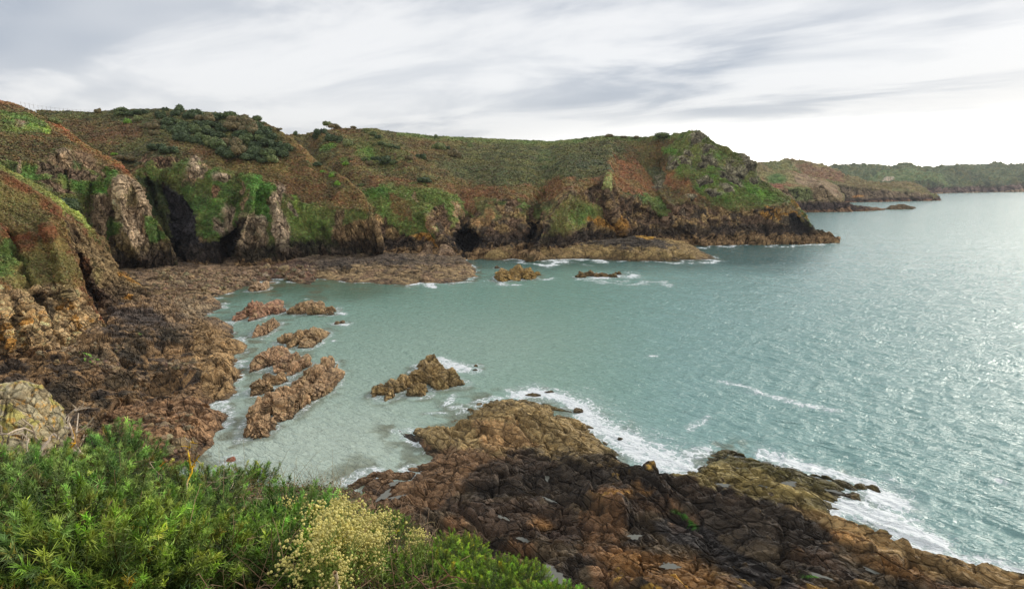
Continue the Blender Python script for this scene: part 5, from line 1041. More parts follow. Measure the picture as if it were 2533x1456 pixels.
solo = [(c12, 225, 200, 55, 45, 'D', 'small pointed dark bush on the skyline, left of the tallest round one'), (c12, 430, 185, 85, 75, 'D', 'tallest round dark bush on the skyline above the thicket'), (c12, 370, 250, 90, 55, 'D', 'dark bush crouched right below the tallest round skyline bush'), (c12, 1545, 325, 75, 55, 'G', 'ragged green tree leaning right on the skyline at the thicket\'s end'), (c12, 1640, 398, 40, 25, 'G', 'little reddish green bush at the lowest end of the skyline thicket'),
    (c12, 1290, 770, 150, 130, 'B', 'big brown windswept bush with pale streaky twigs in the thicket\'s lower edge'), (c12, 1760, 900, 115, 85, 'L', 'pale green rounded bush at the bottom right tip of the thicket'), (c12, 1870, 482, 50, 25, 'B', 'tiny brown bush on the rusty spur\'s skyline'), (c12, 2110, 545, 42, 38, 'D', 'small dark bush standing in the saddle between the two hills'), (c12, 2420, 990, 75, 38, 'D', 'grey green bush alone half way down the rusty spur'),
    (c13, 385, 185, 72, 48, 'L', 'pale bush crowning the tall bush clump beyond the saddle'), (c13, 490, 225, 105, 48, 'B', 'brown windswept bush sloping right from the tall clump\'s crown'), (c13, 300, 300, 110, 85, 'D', 'large dark bush at the left of the tall clump beyond the saddle'), (c13, 255, 360, 70, 65, 'D', 'dark bush bulging from the lower left of the tall clump'), (c13, 440, 370, 110, 85, 'D', 'dark bush in front of the tall clump beyond the saddle'), (c13, 560, 400, 75, 60, 'D', 'dark bush between the tall clump and a pale one below it'), (c13, 690, 460, 85, 80, 'L', 'pale olive bush below and right of the tall clump'), (c13, 560, 455, 40, 30, 'G', 'little green bush tucked under the tall clump'),
    (c13, 770, 248, 52, 18, 'B', 'low brown bush on the skyline right of the tall clump'), (c13, 1060, 330, 62, 42, 'G', 'upper green bush of the strip running down the middle slope'), (c13, 1130, 380, 60, 50, 'D', 'dark bush of the strip running down the middle slope'), (c13, 1190, 470, 75, 40, 'G', 'middle green bush of the strip on the middle slope'), (c13, 1300, 505, 90, 40, 'G', 'wide low green bush of the strip on the middle slope'), (c13, 1400, 535, 62, 35, 'D', 'lowest dark bush of the strip on the middle slope'),
    (c13, 1250, 690, 120, 90, 'D', 'big dark bush alone on the brown slope above the green cliff'), (c13, 1090, 690, 80, 50, 'D', 'low dark bush left of the big one on the brown slope'), (c13, 930, 700, 55, 50, 'G', 'green bush at the left end of the low row on the brown slope'), (c13, 1000, 745, 70, 60, 'B', 'brown twiggy bush in front of the low row on the brown slope'), (c13, 1350, 740, 62, 50, 'G', 'green bush right of the big dark one on the brown slope'), (c13, 1970, 380, 32, 38, 'G', 'single small round tree on the centre skyline'),
    (c13, 2000, 510, 105, 75, 'L', 'pale rounded bush just below the centre skyline'), (c13, 2120, 540, 70, 45, 'D', 'dark bush between a pale and a brown one below the centre skyline'), (c13, 2225, 610, 110, 90, 'B', 'brownish bush right of the pale rounded one below the skyline'), (c13, 1750, 655, 92, 60, 'D', 'blue green bush alone on the brown slope left of the pale pair'), (c13, 1570, 675, 72, 50, 'B', 'brown bush left of the blue green one'), (c13, 2460, 500, 45, 45, 'L', 'pale little tree high on the bowl shaped slope'),
    (c13, 320, 885, 28, 26, 'Y', 'topmost of the three bright green bushes on the rusty spur'), (c13, 460, 938, 46, 38, 'Y', 'middle one of the three bright green bushes on the rusty spur'), (c13, 535, 1048, 52, 42, 'Y', 'lowest of the three bright green bushes on the rusty spur'), (c13, 665, 765, 60, 42, 'Y', 'bright green bush in the gully right of the rusty spur'), (c13, 1800, 1000, 130, 50, 'D', 'flat wide grey green bush above the green cliff in the middle'), (c13, 880, 1075, 62, 35, 'G', 'green bush where the gully meets the cliff'),
    (c14, 1420, 222, 58, 45, 'B', 'lone windswept thorn bush on the left skyline'), (c14, 1570, 238, 16, 14, 'D', 'tiny bush next to the lone windswept thorn on the skyline'), (c14, 1760, 205, 105, 62, 'G', 'rounded bush where the skyline thicket starts on the left'), (c14, 1730, 260, 80, 45, 'G', 'green bush below the first rounded one of the skyline thicket'), (c14, 2050, 235, 115, 50, 'D', 'wide dark bush on the skyline between the first rounded and the pointed one'), (c14, 1900, 260, 90, 40, 'D', 'low dark bush joining the first two wide ones of the skyline'),
    (c14, 1840, 370, 65, 65, 'Y', 'bright green bush at the upper left of the thicket'), (c14, 2000, 330, 75, 60, 'L', 'olive bush right of the bright green one at the thicket\'s upper left'), (c14, 2190, 420, 95, 60, 'B', 'brown bush at the lower left of the thicket'), (c14, 2060, 450, 60, 40, 'B', 'small brown bush under the bright green one of the thicket'), (c14, 780, 355, 95, 60, 'L', 'pale olive bush on the rusty ridge at upper left'), (c14, 1700, 410, 55, 32, 'B', 'brownish bush on the open slope left of the thicket'), (c14, 1080, 545, 42, 20, 'B', 'flat little brown bush beside the rusty ridge'),
    (c14, 1650, 850, 50, 26, 'Y', 'yellow green bush above the black sea cave'), (c14, 1800, 890, 130, 70, 'B', 'brown bush on the cliff edge above the black cliff'), (c14, 2270, 730, 150, 60, 'D', 'dark scrub bush above the pale overhanging rocks'), (c14, 2440, 770, 150, 70, 'D', 'right hand dark scrub bush above the pale overhanging rocks'),
    (c3, 620, 190, 34, 9, 'G', 'low bush on the skyline, left end of the headland row'), (c3, 790, 170, 42, 12, 'B', 'second low bush of the headland skyline row'), (c3, 895, 174, 32, 11, 'B', 'third low bush of the headland skyline row'), (c3, 985, 177, 30, 11, 'B', 'fourth low brown bush of the headland skyline row'), (c3, 1180, 168, 60, 9, 'G', 'wide low green bush beside the rocky peak')]
for f, x, y, rx, ry, k, lb in solo:
    q = f((x, y))[0]; s = {c12: .171, c13: .171, c14: .171, c3: .3417}[f]
    bush(q[0], q[1], rx * s, ry * s, k, lb, 'lone bushes of the hillsides')
q = c1((410, 740))[0]; bush(q[0], q[1], 34, 26, 'D', 'dark tree growing behind the crest of the near left ridge', name='tree', Y=196, cat='tree')
# bracken, heather and grass: one small frond clump at a time over all the green ground
def ground_cover(name, L, n, size, seed, label, thr=.35, ymax=None):
    r = np.random.default_rng(seed); nr, nc = L.P.shape[:2]; nr2 = nr - L.nb
    i = r.integers(1, nr2 - 1, n * 2); j = r.integers(0, nc - 1, n * 2); id_ = i * nc + j
    rk = L.rock[id_]; id_ = id_[(rk < thr)][:n]
    P = L.P.reshape(-1, 3)[id_]; N = L.N[id_]; c = L.col[id_]; m = P[:, 2] > 4; P, N, c = P[m], N[m], c[m]; n = len(P)
    up = np.tile(np.array([0, 0, 1.0]), (n, 1)); P = P + (N * .5 + up) * (size * r.uniform(0, .5, n))[:, None]
    V, Fq = leaves(P, N + up * .8, size, .7, .55, r)
    c = np.repeat(c * r.uniform(.88, 1.16, n)[:, None] * (1 + .12 * r.normal(size=(n, 3))), 4, 0)
    return tag(mesh_np(name, V, Fq, M_leaf, c), label, 'bracken', kind='stuff')
ground_cover('bracken', L4, 110000, .55, 1, 'brown and green bracken covering the bowl and headland slopes')
ground_cover('bracken', L3, 80000, .45, 2, 'brown bracken and ivy on the slope above the black sea cave')
ground_cover('bracken', L2, 50000, .4, 3, 'rusty bracken on the left hillside ridge')
ground_cover('heather', L1b, 30000, .28, 4, 'olive heather on the near left ridge')
ground_cover('heather', L1a, 40000, .2, 5, 'rusty heather and grass on the near left bluff')
# fence along the left skyline
fn = bpy.data.objects.new('fence', None); scene.collection.objects.link(fn); tag(fn, 'thin wire fence with slim posts along the left skyline', 'fence')
fp_ = [at_Y(x, y - 2.0, surf_Y(x, y + 2)) for x, y in c14(*[(300 + i * 62, 140 + 115 * (1 - (1 - i / 17) ** 1.7)) for i in range(18)])]
fn.location = fp_[0]
for i, q in enumerate(fp_):
    V, Fq = tube([q + np.array([0, 0, -1.2]), q + np.array([0, 0, .9])], .07, .06, 5); mesh_np('post', V - fp_[0], Fq, M_wood, np.tile(C(150, 146, 140), (len(V), 1)), parent=fn)
for k in (.75, .35):
    V, Fq = tube([q + np.array([0, 0, k]) for q in fp_], .03, .03, 4); mesh_np('wire', V - fp_[0], Fq, M_wood, np.tile(C(190, 190, 190), (len(V), 1)), parent=fn)
# ================================================================ cliff top in front of the camera
topG = [(-900, 1230, 5.0), (-300, 1190, 6.5), (0, 1140, 7.0), (200, 1150, 7.2), (300, 1165, 7.4), (400, 1195, 9), (500, 1200, 12), (700, 1204, 13), (830, 1210, 13), (870, 1230, 12.5), (930, 1268, 11), (990, 1300, 9.6), (1040, 1338, 8.2), (1075, 1362, 7.0), (1110, 1356, 6.4), (1170, 1362, 6.0), (1200, 1390, 5.6), (1300, 1425, 5.0), (1380, 1462, 4.5), (1430, 1490, 4.2), (1560, 1560, 3.6), (1900, 1650, 3.0), (2600, 1900, 2.2)]
botG = [(-900, 2300, 1.0), (0, 2300, 1.0), (1500, 2300, 1.0), (2600, 2400, .9)]
LG = Layer([botG, topG], -900, 2600); LG.ct = 1
def paintG(px, py, P, N, ct): return np.tile(C(50, 48, 30), (len(P), 1)) * (1 + .3 * fbm(P * 2, 3, 5))[:, None], np.zeros(len(P), F32)
def dispG(P, rock, N): return .06 * fbm(P * 1.5, 3, 3), np.ones(len(P), F32)
LG.build('cliff_top', 300, (120,), paintG, dispG, M_near, back=((.4, -.8), (2, -5), (5, -14), (9, -30), (12, -44)), skirt=.5)
def tpl(x, y): return (x * .244 + 803.6, y * .244 + 1143.6)
def merge(V, Fq, c, T3, t, tint):
    k = len(t); n = len(V)
    W = np.einsum('kij,nj->kni', T3, V) + t[:, None]; Cc = c[None] * tint[:, None]
    return W.reshape(-1, 3), (Fq[None] + (np.arange(k) * n)[:, None, None]).reshape(-1, Fq.shape[1]), Cc.reshape(-1, 3)
def frames(D, s, r):
    D = D / np.linalg.norm(D, axis=1)[:, None]; a = np.cross(D, r.normal(size=D.shape)); a /= np.linalg.norm(a, axis=1)[:, None]; b = np.cross(D, a)
    return np.stack([a, b, D], 2) * s[:, None, None]
def needles(B, D, Ln, w):
    """slim three sided spines"""
    D = D / np.linalg.norm(D, axis=1)[:, None]; a = np.cross(D, [.3, .5, .81]); a /= np.linalg.norm(a, axis=1)[:, None]; b = np.cross(D, a)
    v0 = B - a * w; v1 = B + a * w; v2 = B + D * Ln[:, None]; v3 = B + b * w * 1.2
    n = len(B); V = np.stack([v0, v1, v2, v3], 1).reshape(-1, 3); i = np.arange(n) * 4
    return V, np.concatenate([np.stack([i, i + 1, i + 2], 1), np.stack([i + 1, i + 3, i + 2], 1)])
def gorse_shoot(seed, dense=1.0):
    r = np.random.default_rng(seed); B, D, Ln, cc = [], [], [], []
    n = int(20 * dense)
    for i in range(n):
        t = .12 + .88 * i / n; az = i * 2.4; el = .5 + .7 * t
        d = np.array([math.cos(az) * math.cos(el), math.sin(az) * math.cos(el), math.sin(el)]) + .12 * r.normal(size=3)
        sp = np.array([0, 0, t]); ln = (.36 * (1 - t * .55)) * r.uniform(.7, 1.2)
        B.append(sp); D.append(d); Ln.append(ln); cc.append(t)
        for j in range(6):                                    # side spines
            u = .15 + .75 * j / 6; p = sp + d / np.linalg.norm(d) * ln * u; dd = d * .6 + r.normal(size=3) * .75 + np.array([0, 0, .25])
            B.append(p); D.append(dd); Ln.append(.13 * r.uniform(.6, 1.3) * (1.15 - .4 * t)); cc.append(min(1, t + .15 * u))
    for j in range(9): B.append(np.array([0, 0, .97])); D.append(r.normal(size=3) * .5 + np.array([0, 0, 1])); Ln.append(.2 * r.uniform(.6, 1.2)); cc.append(1.1)
    B, D, Ln, cc = map(np.array, (B, D, Ln, cc)); V, Fq = needles(B, D, Ln, .0095)
    lo, hi = C(50, 74, 36), C(140, 164, 88); c = lo + (hi - lo) * np.clip(cc, 0, 1)[:, None] ** 2.6; c = np.repeat(c * r.uniform(.75, 1.25, len(cc))[:, None], 4, 0).reshape(-1, 4, 3); c[:, 2] *= 1.35; c = c.reshape(-1, 3)
    v, f = tube([(0, 0, -.3), (0, 0, .5), (0, 0, 1)], .014, .006, 3); f = np.concatenate([f[:, [0, 1, 2]], f[:, [0, 2, 3]]]); 
    return np.concatenate([V, v]), np.concatenate([Fq, f + len(V)]), np.concatenate([c, np.tile(C(92, 90, 54), (len(v), 1))])
SH = [gorse_shoot(i) for i in range(4)]
def onG(px, py): return at_Y(px, py, 1.0) if False else None
def base_pts(px, py):
    """points of the ground seen at these places of the picture (below its edge)"""
    ty = np.interp(px, LG.rows[1][:, 0], LG.rows[1][:, 1]); py = np.maximum(py, ty + 1)
    ys, iv = LG.cols(px); t = (ys[0] - py) / (ys[0] - ys[1]); Y = 1 / (iv[0] * (1 - t) + iv[1] * t)
    return at_Y(px, py, Y), Y
def gorse_bush(cx, cy, rx, ry, n, h, label, seed, tint=(1, 1, 1), group='gorse bushes on the cliff top', lean=.5, sc=.30):
    r = np.random.default_rng(seed); a = r.uniform(0, 2 * math.pi, n); q = np.sqrt(r.uniform(0, 1, n))
    px = cx + rx * q * np.cos(a); py = cy + ry * q * np.sin(a); P, Y = base_pts(px, py)
    h = h * .78; hh = h * (1 - .6 * q ** 2) * r.uniform(.25, 1, n); P = P + np.stack([.12 * r.normal(size=n) * h, .12 * r.normal(size=n) * h, hh], 1)
    D = np.stack([np.cos(a) * q * .7, -np.sin(a) * q * .5, np.ones(n)], 1) + lean * r.normal(size=(n, 3)); n_ = n; s = sc * r.uniform(.55, 1.25, n)
    ob = bpy.data.objects.new('gorse_bush', None); scene.collection.objects.link(ob); c0 = P.mean(0); c0[2] -= h; ob.location = c0; tag(ob, label, 'gorse bush', group)
    Vs, Fs, Cs, o = [], [], [], 0
    for k in range(4):
        m = np.arange(n) % 4 == k; tn = np.array(tint) * np.exp(r.normal(size=(m.sum(), 1)) * .42) * np.array([.64, .68, .55]) * (1 + .1 * r.normal(size=(m.sum(), 3)))
        tn[r.random(len(tn)) < .06] *= np.array([1.5, .95, .9])
        V, Fq, c = merge(*SH[k], frames(D[m], s[m], r), P[m], tn); Vs.append(V); Fs.append(Fq + o); Cs.append(c); o += len(V)
    mesh_np('foliage', np.concatenate(Vs) - c0, np.concatenate(Fs), M_near_leaf, np.concatenate(Cs), parent=ob)
    for i in range(0, n, max(1, n // 12)):
        b = P[i] - np.array([0, 0, hh[i] + .1]); v, f = tube([b, (b + P[i]) / 2 + .04 * r.normal(size=3), P[i]], .012, .006, 4)
        mesh_np('stem', v - c0, f, M_wood, np.tile(C(88, 72, 50), (len(v), 1)), parent=ob)
gorse_bush(110, 1330, 180, 160, 520, .34, 'dense dark green gorse bush filling the lower left corner', 1)
gorse_bush(60, 1235, 150, 50, 110, .16, 'gorse bush behind the bare branches at the left edge', 2, (.9, .95, .8))
gorse_bush(330, 1270, 130, 120, 380, .42, 'gorse bush with pale star shaped tips, right of the corner one', 3, (1.05, 1.05, .95))
gorse_bush(325, 1165, 55, 50, 150, .55, 'tallest gorse bush, standing up against the brown reef', 4, (1.0, 1.1, 1.0), sc=.38)
gorse_bush(480, 1370, 150, 110, 380, .34, 'gorse bush at the bottom centre left among brown dead sprigs', 5, (1, 1.02, .8))
gorse_bush(520, 1260, 70, 60, 110, .4, 'small gorse bush with bluish tips beside the lichened twig', 6, (.9, 1.05, 1.0), sc=.38)
gorse_bush(300, 1440, 260, 70, 420, .26, 'yellowish gorse bush along the bottom edge at left', 7, (1.15, 1.1, .6))
gorse_bush(730, 1330, 60, 60, 90, .34, 'narrow upright gorse bush left of the cream flowers', 8, (.85, 1, .8), sc=.38)
gorse_bush(690, 1430, 110, 50, 140, .22, 'low gorse bush below the narrow upright one', 9, (.95, 1, .7))
gorse_bush(1125, 1385, 75, 45, 420, .22, 'bright lime green gorse bush at the edge above the black rocks', 10, (1.25, 1.2, .55), sc=.13)
gorse_bush(1230, 1445, 120, 42, 520, .16, 'lime green gorse bush trailing down to the bottom edge', 11, (1.3, 1.25, .6), sc=.12)
gorse_bush(1370, 1500, 90, 26, 360, .12, 'fine green gorse tufts at the bottom edge beside the biggest rock pool', 16, (1.2, 1.25, .6), sc=.11)
gorse_bush(960, 1320, 60, 40, 260, .25, 'dull green gorse bush above the cream flowers\' right end', 12, (1.05, .95, .6), sc=.18)
gorse_bush(1030, 1440, 90, 60, 360, .2, 'dark green gorse bush between the cream flowers and the lime one', 13, (.85, .85, .5), sc=.15)
gorse_bush(620, 1200, 60, 18, 90, .35, 'upright gorse sprays at the far edge against the milky water', 14, (1.0, 1.05, .6), sc=.4)
gorse_bush(510, 1192, 30, 14, 40, .4, 'yellow green gorse tuft at the far edge, left of the upright sprays', 15, (1.3, 1.1, .5), sc=.35)
# undergrowth: bramble and ivy leaves with thin stems, seen as one carpet
def leaf_proto():
    V = np.array([(0, 0, 0), (.32, .35, .05), (.28, .8, .0), (0, 1.05, -.12), (-.28, .8, .0), (-.32, .35, .05), (0, .5, -.04)], float)
    return V, np.array([(0, 1, 6), (1, 2, 6), (2, 3, 6), (3, 4, 6), (4, 5, 6), (5, 0, 6)])
def carpet(name, label, n, region, size, cols, hmax, seed, cat='undergrowth'):
    r = np.random.default_rng(seed); px = r.uniform(region[0], region[1], n); 
    ty = np.interp(px, LG.rows[1][:, 0], LG.rows[1][:, 1]); py = ty + (region[2] - ty) * r.uniform(0, 1, n)
    m = py > ty; px, py = px[m], py[m]; P, Y = base_pts(px, py); n = len(px)
    cl = fbm(P * 1.3, 3, seed) ; hh = hmax * np.clip(.45 + .7 * cl, .1, 1.2) * r.uniform(.2, 1, n) * np.clip(Y / 8, .5, 1.2)
    P[:, 2] += hh; D = np.stack([r.normal(size=n), r.normal(size=n), r.normal(size=n) * .5 - .1], 1)
    V0, F0 = leaf_proto(); T3 = frames(D, size * r.uniform(.5, 1.3, n) * np.clip(Y / 7, .7, 1.4), r); T3 = T3[:, :, [0, 2, 1]]
    ci = np.clip(((fbm(P * 2.1, 3, seed + 3) * .5 + .5) * len(cols) + r.normal(size=n) * .7), 0, len(cols) - 1).astype(int); tint = np.array(cols)[ci] * r.uniform(.4, 1.15, n)[:, None]
    V, Fq, c = merge(V0, F0, np.ones((len(V0), 3)), T3, P, tint)
    return tag(mesh_np(name, V, Fq, M_near_leaf, c), label, cat, kind='stuff')
carpet('bramble_undergrowth', 'tangled green and brown bramble leaves covering the cliff top', 42000, (420, 1100, 1700), .030, [C(70, 96, 40), C(84, 108, 46), C(66, 76, 38), C(116, 84, 56), C(98, 120, 50), C(120, 100, 66)], .34, 21)
carpet('leaf_litter', 'dark leafy undergrowth beneath the gorse at left', 30000, (-300, 520, 1700), .030, [C(52, 72, 34), C(66, 92, 38), C(92, 78, 48), C(80, 112, 44)], .26, 22)
carpet('ivy', 'glossy ivy leaves hanging over the edge by the lime green gorse', 9000, (1050, 1700, 1800), .030, [C(74, 110, 52), C(96, 138, 56), C(60, 92, 54), C(120, 150, 60)], .16, 23, 'ivy')
# dead brown twigs mesh in the middle
def twigs(n, box, ln, seed, col, r0, r1):
    r = np.random.default_rng(seed); px = r.uniform(box[0], box[1], n); py = r.uniform(box[2], box[3], n); P, Y = base_pts(px, py); vs, fs, o = [], [], 0
    for i in range(n):
        d = r.normal(size=3) * np.array([.8, .8, .35]) + np.array([0, 0, .75]); d /= np.linalg.norm(d); L = ln * r.uniform(.4, 1.2); b = P[i] + np.array([0, 0, .05])
        bend = r.normal(size=3) * .22 * L; v, f = tube([b, b + d * L * .4 + bend * .5, b + d * L * .75 + bend, b + d * L + bend * 1.3 + np.array([0, 0, -.15 * L])], r0, r1, 3); vs.append(v); fs.append(f + o); o += len(v)
    return np.concatenate(vs), np.concatenate(fs)
V, Fq = twigs(900, (440, 1080, 1195, 1500), .42, 31, None, .0032, .0015); tag(mesh_np('dead_twigs', V, Fq, M_wood, np.tile(C(142, 116, 92), (len(V), 1)) * (1 + .25 * fbm(V * 3, 2, 4))[:, None]), 'thin brown and grey dead twigs tangled through the brambles', 'twigs', kind='stuff')
V, Fq = twigs(300, (480, 860, 1198, 1225), .7, 32, None, .004, .0015); tag(mesh_np('dry_stalks', V, Fq, M_wood, np.tile(C(120, 104, 66), (len(V), 1))), 'fine dry stalks along the far edge against the milky water', 'stalks', kind='stuff')
V, Fq = twigs(500, (-200, 420, 1160, 1460), .4, 33, None, .003, .0015); tag(mesh_np('dead_twigs', V, Fq, M_wood, np.tile(C(128, 104, 80), (len(V), 1))), 'brown dead twigs between the gorse shoots at left', 'twigs', kind='stuff')
# cream flowering shrub
def spray(seed):
    r = np.random.default_rng(seed); V, Fq, c, o = [], [], [], 0
    v0, f0 = ico(1)
    def add(v, f, col):
        nonlocal o
        V.append(v); Fq.append(f + o); c.append(np.tile(col, (len(v), 1))); o += len(v)
    for b in range(9):
        a = r.uniform(0, 6.28); e = np.array([math.cos(a) * .35 * r.uniform(.3, 1), math.sin(a) * .35 * r.uniform(.3, 1), .75 + .3 * r.uniform()]); m_ = np.array([0, 0, .3]) * r.uniform(.5, 1.5)
        v, f = tube([(0, 0, -.3), m_, e], .012, .006, 3); add(v, np.concatenate([f[:, [0, 1, 2]], f[:, [0, 2, 3]]]), C(112, 122, 62))
        for k in range(7):
            p = e + r.normal(size=3) * np.array([.08, .08, .06]); add(v0 * r.uniform(.018, .036) + p, f0, C(196, 184, 108) * r.uniform(.6, 1.1))
    P = r.uniform(-1, 1, (70, 3)) * np.array([.22, .22, .4]) + np.array([0, 0, .25]); v, f = leaves(P, r.normal(size=(70, 3)), .05, .3, .5, r); add(v, np.concatenate([f[:, [0, 1, 2]], f[:, [0, 2, 3]]]), C(112, 132, 54))
    return np.concatenate(V), np.concatenate(Fq), np.concatenate(c)
SPR = [spray(i) for i in range(3)]
def flower_shrub(blobs, n, label, seed, sc=.38):
    r = np.random.default_rng(seed); B = np.array(blobs, float); w_ = B[:, 2] * B[:, 3]; i = r.choice(len(B), n, p=w_ / w_.sum()); a = r.uniform(0, 6.28, n); q = np.sqrt(r.uniform(0, 1, n))
    px = B[i, 0] + B[i, 2] * q * np.cos(a); py = B[i, 1] + B[i, 3] * q * np.sin(a); P, Y = base_pts(px, py + 66); P[:, 2] += .12 + .18 * r.uniform(size=n)
    ob = bpy.data.objects.new('flowering_shrub', None); scene.collection.objects.link(ob); c0 = P.mean(0); c0[2] -= .3; ob.location = c0; tag(ob, label, 'flowering shrub', 'cream flowered shrubs on the cliff top')
    Vs, Fs, Cs, o = [], [], [], 0
    for k in range(3):
        m = np.arange(n) % 3 == k; D = np.array([0, 0, 1.0]) + .3 * r.normal(size=(m.sum(), 3)); V, Fq, c = merge(*SPR[k], frames(D, sc * r.uniform(.7, 1.2, m.sum()), r), P[m], r.uniform(.8, 1.1, (m.sum(), 1)) * np.ones((1, 3))); Vs.append(V); Fs.append(Fq + o); Cs.append(c); o += len(V)
    mesh_np('flower_sprays', np.concatenate(Vs) - c0, np.concatenate(Fs), M_near_leaf, np.concatenate(Cs), parent=ob)
flower_shrub([(*tpl(120, 640), 34, 26), (*tpl(330, 780), 60, 42), (*tpl(520, 760), 28, 44), (*tpl(520, 950), 42, 44), (*tpl(250, 1000), 60, 50), (*tpl(60, 850), 44, 40), (715, 1275, 22, 14), (745, 1290, 20, 16), (*tpl(420, 1150), 60, 28)], 74, 'large shrub covered in small cream flower heads at bottom centre', 5, .3)
flower_shrub([(*tpl(60, 1220), 34, 30)], 26, 'small cream flowered shrub at the bottom edge, left of the pale stalk', 6, .26)
flower_shrub([(*tpl(965, 1000), 10, 16)], 5, 'single dry cream flower head right of the large flowering shrub', 7, .22)
# bare branches traced where they stand
def branches(name, lines, Y, r0, r1, label, col, cat, seed, jy=.35, col2=None):
    r = np.random.default_rng(seed); vs, fs, o, cs = [], [], 0, []
    for pts in lines:
        q = [at_Y(x, y, Y + jy * math.sin(x * .031 + seed) + .12 * r.normal()) for x, y in pts]
        # subdivide with a little wander
        qq = [q[0]]
        for a, b in zip(q[:-1], q[1:]):
            qq += [(a + b) / 2 + np.linalg.norm(b - a) * .05 * r.normal(size=3), b]
        v, f = tube(qq, r0 * r.uniform(.8, 1.15), r1, 6); vs.append(v); fs.append(f + o); o += len(v)
        for k in range(1, len(qq) - 1):                        # twiglets
            if r.random() < .75:
                d = (qq[k + 1] - qq[k]); L = np.linalg.norm(d); d = d / L + r.normal(size=3) * .7; e = qq[k] + d / np.linalg.norm(d) * min(.28, L * 1.2) * r.uniform(.4, 1)
                v, f = tube([qq[k], (qq[k] + e) / 2 + .015 * r.normal(size=3), e], r1 * .9, r1 * .3, 4); vs.append(v); fs.append(f + o); o += len(v)
    V = np.concatenate(vs); c = np.tile(col, (len(V), 1)) * (1 + .3 * fbm(V * 9, 3, seed))[:, None]
    if col2 is not None: t = ss(-.05, .15, fbm(V * 7, 2, seed + 1))[:, None]; c = c * (1 - t) + col2 * t
    c0 = V.mean(0)
    return tag(mesh_np(name, V, np.concatenate(fs), M_wood, c, loc=tuple(float(x) for x in c0)), label, cat)
GY = C(176, 160, 140)
def L8(*ls): return [c8(*l) for l in ls]
branches('bare_shrub', L8([(605, 580), (580, 470), (565, 380), (555, 300), (600, 210), (620, 180)], [(555, 300), (600, 240), (690, 185)], [(560, 300), (540, 200), (530, 110), (558, 35)], [(535, 120), (590, 80), (700, 55)], [(545, 130), (505, 210)], [(640, 420), (600, 370), (575, 330), (590, 250), (605, 100)], [(610, 350), (640, 300), (650, 260)], [(540, 220), (500, 215)], [(590, 250), (640, 220), (720, 130)]), 6.4, .016, .005, 'pale bare shrub with upright forked branches above the gorse', GY, 'bare shrub', 3)
branches('bare_shrub', L8([(290, 430), (380, 310), (415, 260), (400, 200), (378, 180)], [(415, 260), (440, 300), (445, 240)], [(380, 310), (250, 430), (130, 480), (-60, 520)], [(330, 370), (260, 250), (215, 180), (165, 140)], [(260, 250), (185, 215), (60, 260), (-60, 280)], [(0, 420), (60, 330), (70, 270), (180, 230)], [(360, 500), (345, 400), (290, 300), (265, 260)], [(0, 480), (120, 460), (185, 455)], [(290, 430), (430, 440), (500, 480), (560, 530)], [(215, 530), (210, 400), (220, 300), (180, 260), (-60, 265)], [(0, 380), (30, 300), (0, 200)], [(150, 600), (240, 560), (250, 520), (200, 510)]), 6.0, .015, .005, 'low sprawling bare shrub at the left edge, left of the upright forked one', GY * .92, 'bare shrub', 4)
branches('lichened_twig', L8([(1440, 810), (1430, 720), (1440, 640), (1480, 560), (1500, 480), (1540, 420)], [(1470, 520), (1460, 440), (1450, 380), (1460, 320), (1425, 285)], [(1460, 320), (1480, 290)], [(1465, 540), (1500, 490)]), 6.0, .013, .006, 'upright twig coated in orange yellow lichen against the water\'s edge', GY, 'twig', 5, .05, C(214, 160, 40))
branches('lichened_twig', L8([(500, 440), (525, 385), (545, 330)], [(520, 400), (545, 360)]), 6.2, .012, .007, 'short orange lichened twig beside the forked bare shrub', C(206, 150, 40), 'twig', 6, .05)
branches('lichened_twig', L8([(1225, 570), (1245, 500), (1275, 470)]), 6.2, .010, .006, 'small orange lichened twig between the tall gorse and the upright lichened one', C(196, 146, 50), 'twig', 7, .05)
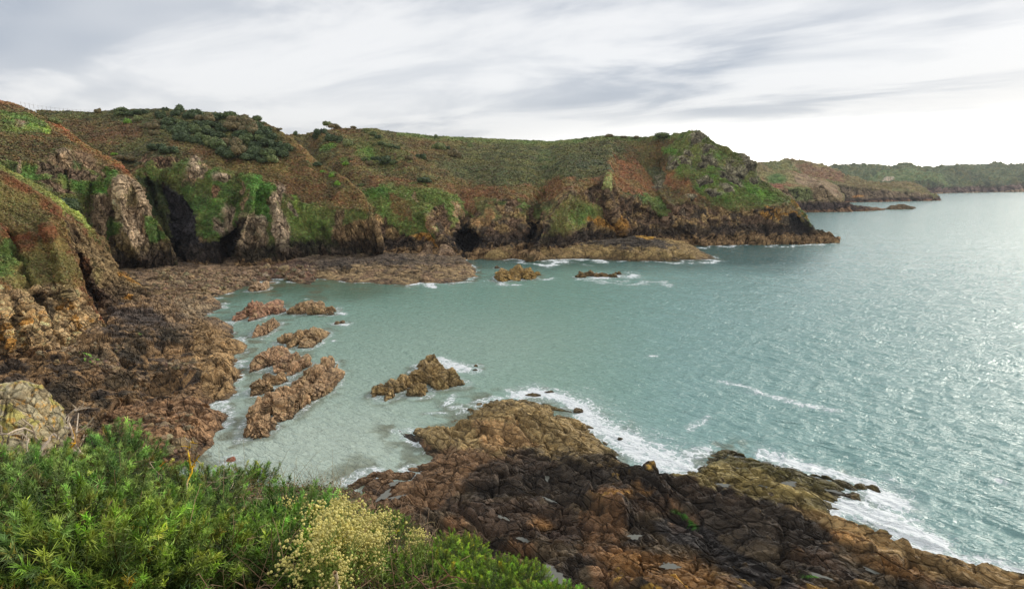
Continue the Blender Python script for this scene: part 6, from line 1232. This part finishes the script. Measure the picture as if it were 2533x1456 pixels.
for i, (l, lb) in enumerate([([(1150, 440), (1180, 520), (1220, 620)], 'pale dead stick right of the tallest gorse'), ([(1745, 750), (1770, 690), (1800, 640)], 'pale dead stick pointing up right among the brambles'), ([(1665, 695), (1700, 645)], 'shortest pale stick beside the blue tipped gorse'), ([(2330, 1240), (2370, 1100), (2420, 1000), (2490, 880)], 'long grey stick leaning in front of the cream flowers'), ([(1720, 990), (1850, 975), (1980, 995), (2200, 1060)], 'thorny bramble stem lying level in the middle of the brambles'), ([(1730, 750), (1900, 745), (2080, 760), (2190, 820)], 'arched dry stem over the brambles'), ([(1600, 630), (1720, 600), (1880, 575)], 'thin stem reaching right along the far edge')]):
    branches('dead_stem', [c8(*l)], 5.6 if i not in (1, 5, 6) else 7.5, .006, .003, lb, C(190, 168, 146), 'dead stem', 60 + i, .05)
for i, (l, lb) in enumerate([([(1000, 830), (1070, 760), (1145, 660)], 'straight pale stick pointing up beside the lime green gorse'), ([(960, 660), (1040, 605), (1120, 600)], 'curved thin stem over the edge above the dull green gorse'), ([(1100, 1290), (1150, 1200), (1250, 1140), (1350, 1160), (1430, 1210)], 'reddish bramble stem arching at the bottom edge'), ([(900, 1140), (980, 1220), (1060, 1290)], 'dark bramble stem slanting down at the bottom edge'), ([(100, 1110), (115, 1190), (135, 1300)], 'thick pale stalk at the bottom edge before the cream flowers')]):
    branches('dead_stem', [[tpl(*q) for q in l]], (5.0, 7.0, 3.4, 3.4, 2.9)[i], (.005, .005, .007, .006, .014)[i], .003, lb, (C(190, 168, 136), C(170, 150, 110), C(130, 88, 74), C(96, 68, 60), C(206, 180, 150))[i], 'dead stem', 80 + i, .03)
v0, f0 = ico(3); v0 = v0 * np.array([.011, .011, .014]); cst = at_Y(485.5, 1206, 5.9); tag(mesh_np('rose_hip', v0 + cst, f0, M_near_leaf, np.tile(C(200, 30, 20), (len(v0), 1)), smooth=True, loc=tuple(float(x) for x in cst)), 'tiny red rose hip beside the blue tipped gorse', 'rose hip')
# ================================================================ sea air
def haze():
    bm = bmesh.new(); bmesh.ops.create_cube(bm, size=1.0)
    me = bpy.data.meshes.new('haze'); bm.to_mesh(me); bm.free()
    o = bpy.data.objects.new('haze', me); scene.collection.objects.link(o)
    o.scale = (90000, 90000, 160); o.location = (0, 0, 70)
    m = bpy.data.materials.new('haze'); m.use_nodes = True; t = NT(m.node_tree); t.n.clear()
    v = t.node('ShaderNodeVolumePrincipled'); v.inputs['Color'].default_value = (.86, .92, 1, 1); v.inputs['Density'].default_value = .00005; v.inputs['Anisotropy'].default_value = .3
    out = t.node('ShaderNodeOutputMaterial'); t.l.new(v.outputs[0], out.inputs['Volume']); me.materials.append(m)
    tag(o, 'thin sea haze over the whole coast', None, kind='stuff')
haze()
